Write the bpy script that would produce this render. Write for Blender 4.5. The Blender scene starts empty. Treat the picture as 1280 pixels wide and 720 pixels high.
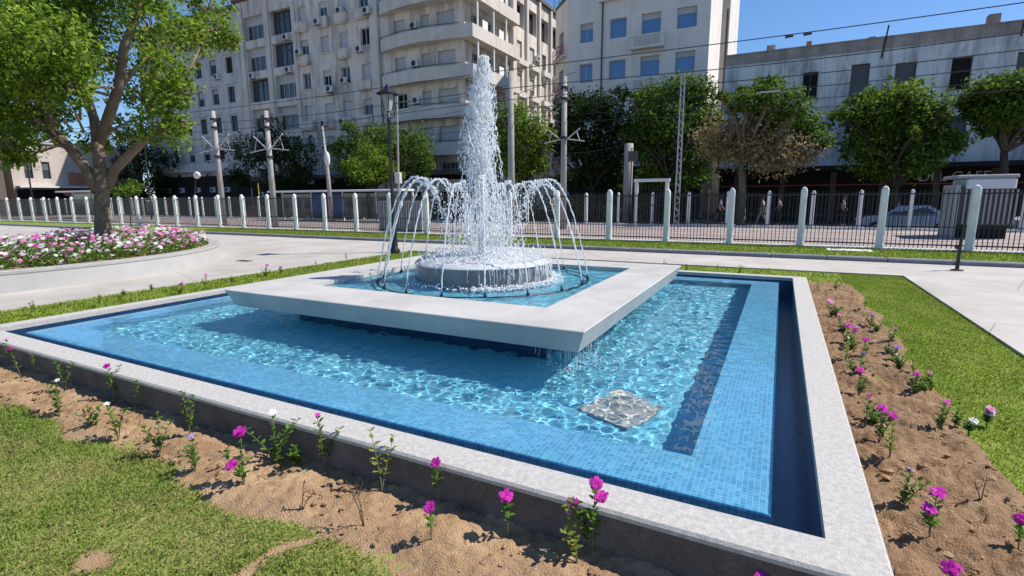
import bpy, bmesh, math, random
import numpy as np
from mathutils import Vector, Matrix, Quaternion

# ------------------------------------------------------------------ camera, sky, sun, exposure
scene = bpy.context.scene
COL = scene.collection
CAM = np.array([-0.244415, -2.137565, 1.54])
CM = np.array([[0.888412, -0.073496, -0.453126], [0.459002, 0.156131, 0.874609], [-0.006467, 0.984998, -0.172443]])
FPX = 644.109
cam_data = bpy.data.cameras.new("camera")
cam_data.sensor_width = 36.0
cam_data.lens = 36.0 * FPX / 1280.0
cam_data.clip_start = 0.05
cam_data.clip_end = 2000.0
cam = bpy.data.objects.new("camera", cam_data)
COL.objects.link(cam)
cam.matrix_world = Matrix(((CM[0, 0], CM[0, 1], -CM[0, 2], CAM[0]), (CM[1, 0], CM[1, 1], -CM[1, 2], CAM[1]),
                           (CM[2, 0], CM[2, 1], -CM[2, 2], CAM[2]), (0, 0, 0, 1)))
scene.camera = cam

SUN_DIR = Vector((0.58, 0.36, 0.83)).normalized()
world = bpy.data.worlds.new("World")
scene.world = world
world.use_nodes = True
wn = world.node_tree
sky = wn.nodes.new("ShaderNodeTexSky")
sky.sky_type = 'NISHITA'
sky.sun_disc = False
sky.sun_elevation = math.asin(SUN_DIR.z)
sky.sun_rotation = math.atan2(SUN_DIR.x, SUN_DIR.y)
sky.air_density = 1.0
sky.altitude = 0.0
sky.dust_density = 0.0
sky.ozone_density = 10.0
wn.links.new(sky.outputs[0], wn.nodes["Background"].inputs[0])
wn.nodes["Background"].inputs[1].default_value = 0.108
sun_data = bpy.data.lights.new("sun", 'SUN')
sun_data.energy = 4.7
sun_data.angle = math.radians(0.5)
sun_data.color = (1.0, 0.94, 0.86)
sun_data.cycles.is_caustics_light = True
sun = bpy.data.objects.new("sun", sun_data)
COL.objects.link(sun)
sun.rotation_euler = SUN_DIR.to_track_quat('Z', 'Y').to_euler()
scene.view_settings.view_transform = 'Standard'
scene.view_settings.look = 'None'
scene.view_settings.exposure = 0.42
scene.view_settings.gamma = 1.0
scene.view_settings.use_curve_mapping = False
scene.render.engine = 'CYCLES'
scene.cycles.use_denoising = True
scene.cycles.max_bounces = 8
scene.cycles.diffuse_bounces = 3
scene.cycles.transparent_max_bounces = 12
scene.cycles.sample_clamp_indirect = 6.0

rng = random.Random(7)
nrg = np.random.default_rng(11)

# survey helpers: sight lines from the camera station, met with a known plane
def sight(px, py):
    return CM @ np.array([(px - 640) / FPX, (360 - py) / FPX, 1.0])
def onz(px, py, z=0.0):
    d = sight(px, py); p = CAM + d * (z - CAM[2]) / d[2]; return Vector(p)
def ony(px, py, y):
    d = sight(px, py); p = CAM + d * (y - CAM[1]) / d[1]; return Vector(p)
def onx(px, py, x):
    d = sight(px, py); p = CAM + d * (x - CAM[0]) / d[0]; return Vector(p)

# ------------------------------------------------------------------ materials
def new_mat(name):
    m = bpy.data.materials.new(name); m.use_nodes = True
    return m, m.node_tree, m.node_tree.nodes["Principled BSDF"]
def nd(nt, kind, **kw):
    n = nt.nodes.new(kind)
    for k, v in kw.items():
        if k in n.inputs: n.inputs[k].default_value = v
        else: setattr(n, k, v)
    return n
def c4(c, k=1.0): return (c[0] * k, c[1] * k, c[2] * k, 1.0)
def surf(name, col, rough=0.8, var=0.18, scale=3.0, fine=60.0, bump=0.15, spec=0.3, metal=0.0, col2=None, stain=None, stain_amt=0.0, streak=0.0, coat=0.0):
    """base colour broken up by two noises, optional darker stains that run down the wall, fine bump"""
    m, nt, b = new_mat(name)
    pos = nd(nt, "ShaderNodeNewGeometry")
    n1 = nd(nt, "ShaderNodeTexNoise", Scale=scale, Detail=6.0, Roughness=0.6)
    n2 = nd(nt, "ShaderNodeTexNoise", Scale=fine, Detail=3.0, Roughness=0.6)
    nt.links.new(pos.outputs["Position"], n1.inputs["Vector"]); nt.links.new(pos.outputs["Position"], n2.inputs["Vector"])
    r1 = nd(nt, "ShaderNodeValToRGB")
    r1.color_ramp.elements[0].position = 0.3; r1.color_ramp.elements[1].position = 0.72
    r1.color_ramp.elements[0].color = c4(col2 if col2 else col, 1 - var if not col2 else 1); r1.color_ramp.elements[1].color = c4(col, 1 + var * 0.5)
    nt.links.new(n1.outputs["Fac"], r1.inputs["Fac"])
    mx = nd(nt, "ShaderNodeMix", data_type='RGBA', blend_type='MULTIPLY'); mx.inputs["Factor"].default_value = 1.0
    r2 = nd(nt, "ShaderNodeValToRGB")
    r2.color_ramp.elements[0].position = 0.25; r2.color_ramp.elements[1].position = 0.75
    r2.color_ramp.elements[0].color = c4((1, 1, 1), 1 - var); r2.color_ramp.elements[1].color = c4((1, 1, 1), 1 + var * 0.3)
    nt.links.new(n2.outputs["Fac"], r2.inputs["Fac"])
    nt.links.new(r1.outputs["Color"], mx.inputs[6]); nt.links.new(r2.outputs["Color"], mx.inputs[7])
    out = mx.outputs[2]
    if stain:
        mp = nd(nt, "ShaderNodeMapping"); mp.inputs["Scale"].default_value = (0.9, 0.9, 0.16)
        n3 = nd(nt, "ShaderNodeTexNoise", Scale=1.3, Detail=7.0, Roughness=0.68)
        nt.links.new(pos.outputs["Position"], mp.inputs["Vector"]); nt.links.new(mp.outputs[0], n3.inputs["Vector"])
        r3 = nd(nt, "ShaderNodeValToRGB"); r3.color_ramp.elements[0].position = 0.46; r3.color_ramp.elements[1].position = 0.68
        r3.color_ramp.elements[0].color = (0, 0, 0, 1); r3.color_ramp.elements[1].color = (stain_amt,) * 3 + (1,)
        nt.links.new(n3.outputs["Fac"], r3.inputs["Fac"])
        m3 = nd(nt, "ShaderNodeMix", data_type='RGBA'); m3.inputs[7].default_value = c4(stain)
        nt.links.new(r3.outputs["Color"], m3.inputs["Factor"]); nt.links.new(out, m3.inputs[6]); out = m3.outputs[2]
    nt.links.new(out, b.inputs["Base Color"])
    b.inputs["Roughness"].default_value = rough; b.inputs["Metallic"].default_value = metal
    b.inputs["Specular IOR Level"].default_value = spec; b.inputs["Coat Weight"].default_value = coat
    if bump:
        bp = nd(nt, "ShaderNodeBump", Strength=bump, Distance=0.02)
        nt.links.new(n2.outputs["Fac"], bp.inputs["Height"]); nt.links.new(bp.outputs[0], b.inputs["Normal"])
    return m

def mosaic(name, c1, c2, grout, size=0.025, rough=0.12, wave=0.0):
    m, nt, b = new_mat(name)
    uv = nd(nt, "ShaderNodeUVMap")
    br = nd(nt, "ShaderNodeTexBrick"); br.offset = 0.0; br.squash = 1.0
    br.inputs["Color1"].default_value = c4(c1); br.inputs["Color2"].default_value = c4(c2); br.inputs["Mortar"].default_value = c4(grout)
    br.inputs["Scale"].default_value = 1.0; br.inputs["Mortar Size"].default_value = size * 0.065; br.inputs["Mortar Smooth"].default_value = 0.1
    br.inputs["Bias"].default_value = 0.0; br.inputs["Brick Width"].default_value = size; br.inputs["Row Height"].default_value = size
    nt.links.new(uv.outputs[0], br.inputs["Vector"])
    n1 = nd(nt, "ShaderNodeTexNoise", Scale=2.2, Detail=4.0)
    nt.links.new(uv.outputs[0], n1.inputs["Vector"])
    r = nd(nt, "ShaderNodeValToRGB"); r.color_ramp.elements[0].color = c4((0.8,) * 3); r.color_ramp.elements[1].color = c4((1.12,) * 3)
    nt.links.new(n1.outputs["Fac"], r.inputs["Fac"])
    mx = nd(nt, "ShaderNodeMix", data_type='RGBA', blend_type='MULTIPLY'); mx.inputs["Factor"].default_value = 1.0
    nt.links.new(br.outputs["Color"], mx.inputs[6]); nt.links.new(r.outputs["Color"], mx.inputs[7])
    nt.links.new(mx.outputs[2], b.inputs["Base Color"])
    b.inputs["Roughness"].default_value = rough
    bp = nd(nt, "ShaderNodeBump", Strength=0.5, Distance=0.002); bp.invert = True
    nt.links.new(br.outputs["Fac"], bp.inputs["Height"])
    if wave:
        n2 = nd(nt, "ShaderNodeTexNoise", Scale=9.0, Detail=2.0); nt.links.new(uv.outputs[0], n2.inputs["Vector"])
        b2 = nd(nt, "ShaderNodeBump", Strength=wave, Distance=0.02)
        nt.links.new(n2.outputs["Fac"], b2.inputs["Height"]); nt.links.new(bp.outputs[0], b2.inputs["Normal"]); bp = b2
        b.inputs["Coat Weight"].default_value = 0.6; b.inputs["Coat Roughness"].default_value = 0.04
        nt.links.new(b2.outputs[0], b.inputs["Coat Normal"])
    nt.links.new(bp.outputs[0], b.inputs["Normal"])
    return m

def paving(name, c1, c2, joint, bw, bh, jw=0.006, rough=0.75, streaks=0.0, angle=0.0, offset=0.5):
    m, nt, b = new_mat(name)
    pos = nd(nt, "ShaderNodeNewGeometry")
    mp = nd(nt, "ShaderNodeMapping"); mp.inputs["Rotation"].default_value = (0, 0, angle)
    nt.links.new(pos.outputs["Position"], mp.inputs["Vector"])
    br = nd(nt, "ShaderNodeTexBrick"); br.offset = offset
    br.inputs["Color1"].default_value = c4(c1); br.inputs["Color2"].default_value = c4(c2); br.inputs["Mortar"].default_value = c4(joint)
    br.inputs["Scale"].default_value = 1.0; br.inputs["Mortar Size"].default_value = jw; br.inputs["Brick Width"].default_value = bw; br.inputs["Row Height"].default_value = bh
    nt.links.new(mp.outputs[0], br.inputs["Vector"])
    n1 = nd(nt, "ShaderNodeTexNoise", Scale=0.9, Detail=8.0, Roughness=0.65); nt.links.new(pos.outputs["Position"], n1.inputs["Vector"])
    n2 = nd(nt, "ShaderNodeTexNoise", Scale=70.0, Detail=3.0); nt.links.new(pos.outputs["Position"], n2.inputs["Vector"])
    r = nd(nt, "ShaderNodeValToRGB"); r.color_ramp.elements[0].position = 0.3; r.color_ramp.elements[1].position = 0.7
    r.color_ramp.elements[0].color = c4((0.74, 0.72, 0.69)); r.color_ramp.elements[1].color = c4((1.06, 1.06, 1.06))
    nt.links.new(n1.outputs["Fac"], r.inputs["Fac"])
    r2 = nd(nt, "ShaderNodeValToRGB"); r2.color_ramp.elements[0].color = c4((0.88,) * 3); r2.color_ramp.elements[1].color = c4((1.08,) * 3)
    nt.links.new(n2.outputs["Fac"], r2.inputs["Fac"])
    a = nd(nt, "ShaderNodeMix", data_type='RGBA', blend_type='MULTIPLY'); a.inputs["Factor"].default_value = 1.0
    nt.links.new(br.outputs["Color"], a.inputs[6]); nt.links.new(r.outputs["Color"], a.inputs[7])
    a2 = nd(nt, "ShaderNodeMix", data_type='RGBA', blend_type='MULTIPLY'); a2.inputs["Factor"].default_value = 1.0
    nt.links.new(a.outputs[2], a2.inputs[6]); nt.links.new(r2.outputs["Color"], a2.inputs[7])
    nt.links.new(a2.outputs[2], b.inputs["Base Color"]); b.inputs["Roughness"].default_value = rough
    bp = nd(nt, "ShaderNodeBump", Strength=0.2, Distance=0.004); nt.links.new(n2.outputs["Fac"], bp.inputs["Height"]); nt.links.new(bp.outputs[0], b.inputs["Normal"])
    return m

def leafmat(name, dark, light, trans=0.35, rough=0.5, spec=0.2, dry=None):
    """leaf colour differs from leaf to leaf; part of the light passes through the blade"""
    m, nt, b = new_mat(name)
    g = nd(nt, "ShaderNodeNewGeometry")
    r = nd(nt, "ShaderNodeValToRGB"); r.color_ramp.elements[0].color = c4(dark); r.color_ramp.elements[1].color = c4(light)
    nt.links.new(g.outputs["Random Per Island"], r.inputs["Fac"])
    out = r.outputs["Color"]
    if dry:   # patches of drier growth
        n = nd(nt, "ShaderNodeTexNoise", Scale=2.6, Detail=5.0, Roughness=0.65); nt.links.new(g.outputs["Position"], n.inputs["Vector"])
        q = nd(nt, "ShaderNodeValToRGB"); q.color_ramp.elements[0].position = 0.48; q.color_ramp.elements[1].position = 0.68
        q.color_ramp.elements[0].color = (0, 0, 0, 1); q.color_ramp.elements[1].color = (.75, .75, .75, 1); nt.links.new(n.outputs["Fac"], q.inputs["Fac"])
        mm = nd(nt, "ShaderNodeMix", data_type='RGBA'); nt.links.new(q.outputs["Color"], mm.inputs["Factor"]); nt.links.new(out, mm.inputs[6]); mm.inputs[7].default_value = c4(dry); out = mm.outputs[2]
    nt.links.new(out, b.inputs["Base Color"]); b.inputs["Roughness"].default_value = rough; b.inputs["Specular IOR Level"].default_value = spec
    t = nd(nt, "ShaderNodeBsdfTranslucent"); nt.links.new(out, t.inputs["Color"])
    ms = nd(nt, "ShaderNodeMixShader"); ms.inputs[0].default_value = trans
    nt.links.new(b.outputs[0], ms.inputs[1]); nt.links.new(t.outputs[0], ms.inputs[2])
    nt.links.new(ms.outputs[0], nt.nodes["Material Output"].inputs[0])
    return m

def glassmat(name, tint=(1, 1, 1), ior=1.33):
    m = bpy.data.materials.new(name); m.use_nodes = True; nt = m.node_tree; nt.nodes.clear()
    g = nd(nt, "ShaderNodeBsdfGlass", IOR=ior, Roughness=0.0); g.inputs["Color"].default_value = c4(tint)
    o = nd(nt, "ShaderNodeOutputMaterial"); nt.links.new(g.outputs[0], o.inputs[0])
    return m
def spraymat(name, alpha=0.75):
    """falling, aerated water: bright, glossy, partly see-through"""
    m, nt, b = new_mat(name)
    b.inputs["Base Color"].default_value = (0.93, 0.96, 0.98, 1); b.inputs["Roughness"].default_value = 0.12; b.inputs["Specular IOR Level"].default_value = 0.7
    t = nd(nt, "ShaderNodeBsdfTransparent"); tl = nd(nt, "ShaderNodeBsdfTranslucent"); tl.inputs["Color"].default_value = (0.93, 0.96, 0.98, 1)
    m1 = nd(nt, "ShaderNodeMixShader"); m1.inputs[0].default_value = 0.45
    nt.links.new(b.outputs[0], m1.inputs[1]); nt.links.new(tl.outputs[0], m1.inputs[2])
    m2 = nd(nt, "ShaderNodeMixShader"); m2.inputs[0].default_value = alpha
    nt.links.new(t.outputs[0], m2.inputs[1]); nt.links.new(m1.outputs[0], m2.inputs[2])
    nt.links.new(m2.outputs[0], nt.nodes["Material Output"].inputs[0])
    return m
def windowglass(name, col=(0.03, 0.04, 0.05), rough=0.05, spec=0.8):
    m, nt, b = new_mat(name)
    b.inputs["Base Color"].default_value = c4(col); b.inputs["Roughness"].default_value = rough; b.inputs["Specular IOR Level"].default_value = spec
    return m

M = {}
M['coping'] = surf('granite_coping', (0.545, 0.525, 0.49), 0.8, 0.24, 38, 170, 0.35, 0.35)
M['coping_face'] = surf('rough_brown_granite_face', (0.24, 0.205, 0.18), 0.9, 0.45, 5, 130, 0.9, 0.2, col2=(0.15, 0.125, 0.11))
M['rim'] = surf('pale_marble', (0.55, 0.535, 0.505), 0.55, 0.14, 2.5, 60, 0.06, 0.4, stain=(0.33, 0.325, 0.31), stain_amt=0.5)
M['mosaic'] = mosaic('blue_mosaic', (0.065, 0.315, 0.53), (0.165, 0.51, 0.71), (0.36, 0.57, 0.68), 0.0262, 0.33)
M['mosaic_floor'] = mosaic('turquoise_mosaic', (0.09, 0.48, 0.66), (0.17, 0.59, 0.76), (0.42, 0.67, 0.76), 0.0262, 0.4)
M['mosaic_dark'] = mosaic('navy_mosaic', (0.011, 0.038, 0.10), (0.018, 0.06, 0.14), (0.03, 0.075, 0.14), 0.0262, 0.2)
M['water'] = glassmat('clear_water', (0.97, 0.995, 1.0))
M['spray'] = spraymat('white_water', 0.8)
M['spray_thin'] = spraymat('thin_white_water', 0.55)
M['spray_jet'] = spraymat('airy_white_water', 0.72)
M['foam'] = spraymat('white_foam', 0.95)
M['bowl'] = surf('wet_grey_stone', (0.20, 0.22, 0.24), 0.25, 0.3, 5, 50, 0.25, 0.6)
M['pipe'] = surf('black_pipe', (0.02, 0.025, 0.03), 0.4, 0.1)
M['brass'] = surf('dull_nozzle_metal', (0.10, 0.09, 0.08), 0.35, 0.2, metal=0.8)
M['plate'] = surf('pale_access_plate', (0.62, 0.60, 0.55), 0.6, 0.3, 9, 40, 0.2)
M['path'] = paving('pale_path_paving', (0.51, 0.48, 0.44), (0.475, 0.45, 0.415), (0.30, 0.28, 0.26), 4.5, 3.1, 0.008, 0.75, angle=0.35)
M['pathR'] = M['path']
M['kerb'] = surf('grey_kerb', (0.22, 0.23, 0.25), 0.7, 0.2, 4, 90, 0.2)
M['tram_paving'] = paving('pinkish_setts', (0.44, 0.36, 0.33), (0.36, 0.30, 0.28), (0.27, 0.23, 0.21), 0.9, 0.45, 0.02)
M['asphalt'] = surf('asphalt', (0.055, 0.055, 0.058), 0.9, 0.2, 0.6, 50, 0.3)
M['sidewalk'] = paving('grey_street_paving', (0.11, 0.10, 0.095), (0.09, 0.085, 0.08), (0.06, 0.06, 0.06), 0.6, 0.6, 0.012)
M['soil'] = surf('sandy_soil', (0.50, 0.345, 0.205), 0.95, 0.35, 3.5, 120, 0.8, 0.1, col2=(0.35, 0.215, 0.115))
M['soil_side'] = surf('red_brown_soil', (0.40, 0.26, 0.155), 0.95, 0.4, 5, 110, 0.9, 0.1, col2=(0.25, 0.155, 0.09))
M['soil_dark'] = surf('clod', (0.22, 0.15, 0.09), 0.95, 0.3, 9, 120, 0.6, 0.1)
M['turf'] = surf('turf_base', (0.25, 0.27, 0.07), 0.95, 0.3, 2.2, 90, 0.6, 0.1, col2=(0.33, 0.27, 0.12))
M['turf_far'] = surf('turf_far', (0.22, 0.28, 0.045), 0.95, 0.22, 1.6, 40, 0.5, 0.1, col2=(0.16, 0.225, 0.035))
M['blade'] = leafmat('grass_blade', (0.18, 0.29, 0.04), (0.42, 0.52, 0.13), 0.45, 0.7, 0.2, (0.46, 0.40, 0.17))
M['blade_far'] = leafmat('grass_blade_far', (0.14, 0.23, 0.025), (0.31, 0.39, 0.06), 0.45, 0.7, 0.2, (0.34, 0.34, 0.10))
M['planter'] = surf('white_planter_render', (0.46, 0.455, 0.44), 0.8, 0.1, 2, 50, 0.15, stain=(0.4, 0.38, 0.33), stain_amt=0.4)
M['planter_top'] = surf('planter_top_stone', (0.40, 0.39, 0.37), 0.7, 0.15, 4, 80, 0.2)
M['bark'] = surf('ficus_bark', (0.27, 0.20, 0.145), 0.9, 0.3, 4, 30, 0.6, 0.15, col2=(0.16, 0.115, 0.08))
M['bark_dark'] = surf('dark_bark', (0.10, 0.08, 0.06), 0.95, 0.3, 4, 30, 0.5, 0.1)
M['leaf_near'] = leafmat('ficus_leaf', (0.04, 0.11, 0.010), (0.34, 0.46, 0.05), 0.5, 0.5)
M['leaf_dark'] = leafmat('shaded_street_leaf', (0.009, 0.024, 0.007), (0.038, 0.08, 0.014), 0.2, 0.7, 0.08)  # shade of the buildings is put into this darker leaf colour
M['leaf_mid'] = leafmat('street_leaf', (0.022, 0.065, 0.010), (0.15, 0.25, 0.03), 0.35, 0.65, 0.1, (0.24, 0.33, 0.05))
M['leaf_bright'] = leafmat('bright_street_leaf', (0.06, 0.13, 0.012), (0.24, 0.34, 0.04), 0.4, 0.6, 0.1)
M['leaf_brown'] = leafmat('browned_leaf', (0.24, 0.18, 0.085), (0.44, 0.34, 0.17), 0.3, 0.7)
M['leaf_plant'] = leafmat('periwinkle_leaf', (0.04, 0.11, 0.012), (0.17, 0.30, 0.035), 0.35, 0.35)
M['leaf_yellow'] = leafmat('yellowing_leaf', (0.16, 0.22, 0.03), (0.38, 0.40, 0.08), 0.35, 0.45)
M['leaf_dry'] = leafmat('dry_leaf', (0.10, 0.06, 0.035), (0.20, 0.14, 0.08), 0.2, 0.8)
M['stem'] = surf('plant_stem', (0.20, 0.19, 0.08), 0.7, 0.2)
M['twig'] = surf('dry_twig', (0.17, 0.11, 0.07), 0.8, 0.2)
M['petal_magenta'] = leafmat('magenta_petal', (0.55, 0.025, 0.36), (0.75, 0.06, 0.52), 0.35, 0.6)
M['petal_pink'] = leafmat('pink_petal', (0.70, 0.18, 0.46), (0.82, 0.36, 0.62), 0.35, 0.6)
M['petal_white'] = leafmat('white_petal', (0.78, 0.72, 0.74), (0.88, 0.86, 0.85), 0.35, 0.6)
M['petal_lilac'] = leafmat('lilac_petal', (0.38, 0.18, 0.55), (0.58, 0.38, 0.70), 0.35, 0.6)
M['post'] = surf('white_concrete_post', (0.80, 0.80, 0.78), 0.8, 0.1, 3, 60, 0.2)
M['iron'] = surf('black_iron', (0.025, 0.027, 0.03), 0.5, 0.2, spec=0.4)
M['lampblack'] = surf('black_lamp_paint', (0.015, 0.018, 0.018), 0.35, 0.1, spec=0.5)
M['lampglass'] = windowglass('frosted_lamp_glass', (0.35, 0.36, 0.36), 0.3, 0.5)
M['concrete'] = surf('concrete_pole', (0.42, 0.40, 0.375), 0.85, 0.2, 3, 50, 0.2, stain=(0.2, 0.18, 0.16), stain_amt=0.5)
M['galv'] = surf('galvanised', (0.48, 0.49, 0.50), 0.45, 0.1, metal=0.3)
M['wire'] = surf('dark_wire', (0.04, 0.04, 0.045), 0.6, 0.1)
M['wallA'] = surf('stained_cream_render', (0.75, 0.68, 0.595), 0.9, 0.14, 0.5, 9, 0.12, 0.2, stain=(0.24, 0.20, 0.165), stain_amt=0.85)
M['wallA_light'] = surf('cream_render', (0.66, 0.61, 0.54), 0.9, 0.1, 0.7, 9, 0.1, 0.2, stain=(0.42, 0.37, 0.31), stain_amt=0.55)
M['wallA_wing'] = surf('grey_render', (0.62, 0.595, 0.56), 0.9, 0.14, 0.5, 9, 0.12, 0.2, stain=(0.27, 0.25, 0.23), stain_amt=0.7)
M['wallB'] = surf('pale_stone_render', (0.78, 0.735, 0.665), 0.9, 0.08, 0.5, 12, 0.1, 0.2, stain=(0.5, 0.46, 0.41), stain_amt=0.45)
M['wallC'] = surf('whitewashed_wall', (0.82, 0.81, 0.78), 0.9, 0.18, 0.8, 12, 0.15, 0.2, stain=(0.26, 0.245, 0.235), stain_amt=1.0)
M['brickC'] = surf('bare_parapet_masonry', (0.50, 0.40, 0.34), 0.95, 0.35, 0.8, 8, 0.3, 0.2, col2=(0.34, 0.29, 0.26), stain=(0.20, 0.17, 0.15), stain_amt=0.8)
M['roof'] = surf('roof_edge', (0.16, 0.13, 0.11), 0.9, 0.2)
M['dark'] = surf('dark_interior', (0.022, 0.02, 0.02), 0.9, 0.2)
M['shop'] = surf('dark_shopfront', (0.022, 0.016, 0.014), 0.8, 0.3, 0.8, 10)
M['glass'] = windowglass('window_glass', (0.05, 0.06, 0.07), 0.06, 0.7)
M['glass_blue'] = windowglass('painted_sky_window_glass', (0.10, 0.22, 0.42), 0.04, 1.0)  # blue of the reflected sky painted into the base colour
M['frame'] = surf('pale_window_frame', (0.56, 0.55, 0.52), 0.6, 0.1)
M['frame_dark'] = surf('dark_window_frame', (0.10, 0.09, 0.085), 0.6, 0.1)
M['shutter'] = surf('grey_roller_shutter', (0.50, 0.50, 0.50), 0.6, 0.12, 0.6)
M['shutter_dark'] = surf('closed_grey_shutter', (0.13, 0.135, 0.14), 0.7, 0.2, 0.9)
M['ac'] = surf('air_conditioner_case', (0.62, 0.61, 0.58), 0.5, 0.1)
M['red'] = surf('faded_red_rail', (0.42, 0.09, 0.08), 0.6, 0.2)
M['awning'] = surf('red_awning', (0.45, 0.10, 0.10), 0.8, 0.15)
M['brick_red'] = surf('orange_brickwork', (0.46, 0.20, 0.12), 0.9, 0.2, 1.0, 9)
M['sandwall'] = surf('sunny_beige_wall', (0.56, 0.49, 0.43), 0.9, 0.12, 0.4, 6, stain=(0.36, 0.3, 0.26), stain_amt=0.5)
M['kiosk'] = surf('pale_kiosk_panel', (0.62, 0.66, 0.70), 0.5, 0.08)
M['corrug'] = surf('grey_metal_panel', (0.34, 0.36, 0.37), 0.5, 0.12, 1.5)
M['shelterwhite'] = surf('white_shelter_frame', (0.72, 0.72, 0.71), 0.5, 0.08)
M['teal'] = windowglass('green_shelter_glass', (0.02, 0.10, 0.085), 0.08, 0.6)
M['bluepanel'] = surf('blue_panel', (0.03, 0.09, 0.28), 0.5, 0.1)
M['skin'] = surf('skin', (0.40, 0.24, 0.17), 0.6, 0.05, bump=0)
M['hair'] = surf('dark_hair', (0.02, 0.016, 0.014), 0.7, 0.1, bump=0)
M['cloth_white'] = surf('white_shirt', (0.70, 0.69, 0.68), 0.9, 0.06, bump=0)
M['cloth_lilac'] = surf('lilac_shirt', (0.42, 0.40, 0.62), 0.9, 0.06, bump=0)
M['cloth_black'] = surf('black_cloth', (0.02, 0.02, 0.025), 0.9, 0.06, bump=0)
M['cloth_khaki'] = surf('khaki_cloth', (0.45, 0.40, 0.33), 0.9, 0.06, bump=0)
M['carpaint'] = surf('silver_blue_car_paint', (0.35, 0.42, 0.52), 0.25, 0.04, bump=0, spec=0.6, coat=0.8)
M['tyre'] = surf('tyre_rubber', (0.02, 0.02, 0.02), 0.9, 0.1)
M['lampred'] = surf('red_lens', (0.35, 0.02, 0.02), 0.3, 0.05)
M['signwhite'] = surf('sign_lettering', (0.62, 0.58, 0.55), 0.6, 0.05, bump=0)
M['paper'] = surf('scrap_of_paper', (0.72, 0.71, 0.70), 0.9, 0.05)

# ------------------------------------------------------------------ mesh builder
def wloc(o):
    p = Vector((0, 0, 0))
    while o is not None:
        p += Vector(o.get('_base', (0, 0, 0))); o = o.parent
    return p
class MB:
    def __init__(s): s.v = []; s.f = []; s.mi = []; s.k = 0
    def add(s, vs, fs, k=None):
        n = len(s.v); s.v.extend([tuple(p) for p in vs]); k = s.k if k is None else k
        for f in fs: s.f.append(tuple(i + n for i in f)); s.mi.append(k)
        return s
    def quad(s, a, b, c, d, k=None): return s.add([a, b, c, d], [(0, 1, 2, 3)], k)
    def box(s, x0, x1, y0, y1, z0, z1, k=None, bev=0.0):
        if bev <= 0:
            vs = [(x, y, z) for z in (z0, z1) for y in (y0, y1) for x in (x0, x1)]
            return s.add(vs, [(0, 2, 3, 1), (4, 5, 7, 6), (0, 1, 5, 4), (2, 6, 7, 3), (0, 4, 6, 2), (1, 3, 7, 5)], k)
        b = bev
        ring = [(x0 + b, y0), (x1 - b, y0), (x1, y0 + b), (x1, y1 - b), (x1 - b, y1), (x0 + b, y1), (x0, y1 - b), (x0, y0 + b)]
        cx, cy = (x0 + x1) / 2, (y0 + y1) / 2
        fx, fy = 1 - 2 * b / max(x1 - x0, 1e-6), 1 - 2 * b / max(y1 - y0, 1e-6)
        inn = [(cx + (x - cx) * fx, cy + (y - cy) * fy) for x, y in ring]
        vs = [(x, y, z0) for x, y in ring] + [(x, y, z1 - b) for x, y in ring] + [(x, y, z1) for x, y in inn]
        fs = [tuple(range(7, -1, -1)), tuple(range(16, 24))]
        for l in (0, 8):
            for i in range(8):
                j = (i + 1) % 8; fs.append((l + i, l + j, l + 8 + j, l + 8 + i))
        return s.add(vs, fs, k)
    def tube(s, pts, rad, n=6, k=None, cap=True):
        pts = [Vector(p) for p in pts]
        if not hasattr(rad, '__len__'): rad = [rad] * len(pts)
        vs = []; prev = None
        for i, p in enumerate(pts):
            d = (pts[min(i + 1, len(pts) - 1)] - pts[max(i - 1, 0)])
            if d.length < 1e-9: d = Vector((0, 0, 1))
            d.normalize()
            if prev is None:
                a = d.orthogonal().normalized()
            else:
                a = (prev - d * prev.dot(d));
                a = a.normalized() if a.length > 1e-6 else d.orthogonal().normalized()
            prev = a; b = d.cross(a)
            for j in range(n):
                t = 2 * math.pi * j / n
                vs.append(p + (a * math.cos(t) + b * math.sin(t)) * rad[i])
        fs = []
        for i in range(len(pts) - 1):
            for j in range(n):
                j2 = (j + 1) % n; fs.append((i * n + j, i * n + j2, (i + 1) * n + j2, (i + 1) * n + j))
        if cap:
            fs.append(tuple(range(n - 1, -1, -1))); fs.append(tuple(range((len(pts) - 1) * n, len(pts) * n)))
        return s.add(vs, fs, k)
    def lathe(s, prof, n=24, c=(0, 0), k=None, rot=0.0):
        vs = []; fs = []
        for r, z in prof:
            for j in range(n):
                t = rot + 2 * math.pi * j / n; vs.append((c[0] + r * math.cos(t), c[1] + r * math.sin(t), z))
        for i in range(len(prof) - 1):
            for j in range(n):
                j2 = (j + 1) % n; fs.append((i * n + j, i * n + j2, (i + 1) * n + j2, (i + 1) * n + j))
        return s.add(vs, fs, k)
    def blob(s, c, r, k=None, stretch=(1, 1, 1), jit=0.0, n=1):
        vs, fs = ICO[n]
        return s.add([(c[0] + v[0] * r * stretch[0] * (1 + rng.uniform(-jit, jit)), c[1] + v[1] * r * stretch[1] * (1 + rng.uniform(-jit, jit)), c[2] + v[2] * r * stretch[2] * (1 + rng.uniform(-jit, jit))) for v in vs], fs, k)
    def build(s, name, mats, parent=None, smooth=False, uv=False):
        me = bpy.data.meshes.new(name)
        off = wloc(parent) if parent is not None else Vector((0, 0, 0))
        vs = np.array(s.v, dtype=np.float64).reshape(-1, 3)
        me.from_pydata((vs - np.array(off)).tolist(), [], s.f)
        if not isinstance(mats, (list, tuple)): mats = [mats]
        for m in mats: me.materials.append(M[m] if isinstance(m, str) else m)
        if len(mats) > 1: me.polygons.foreach_set('material_index', s.mi)
        if smooth: me.polygons.foreach_set('use_smooth', [True] * len(me.polygons))
        if uv: box_uv(me, off)
        me.update()
        o = bpy.data.objects.new(name, me); COL.objects.link(o)
        if parent is not None: o.parent = parent
        return o
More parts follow.
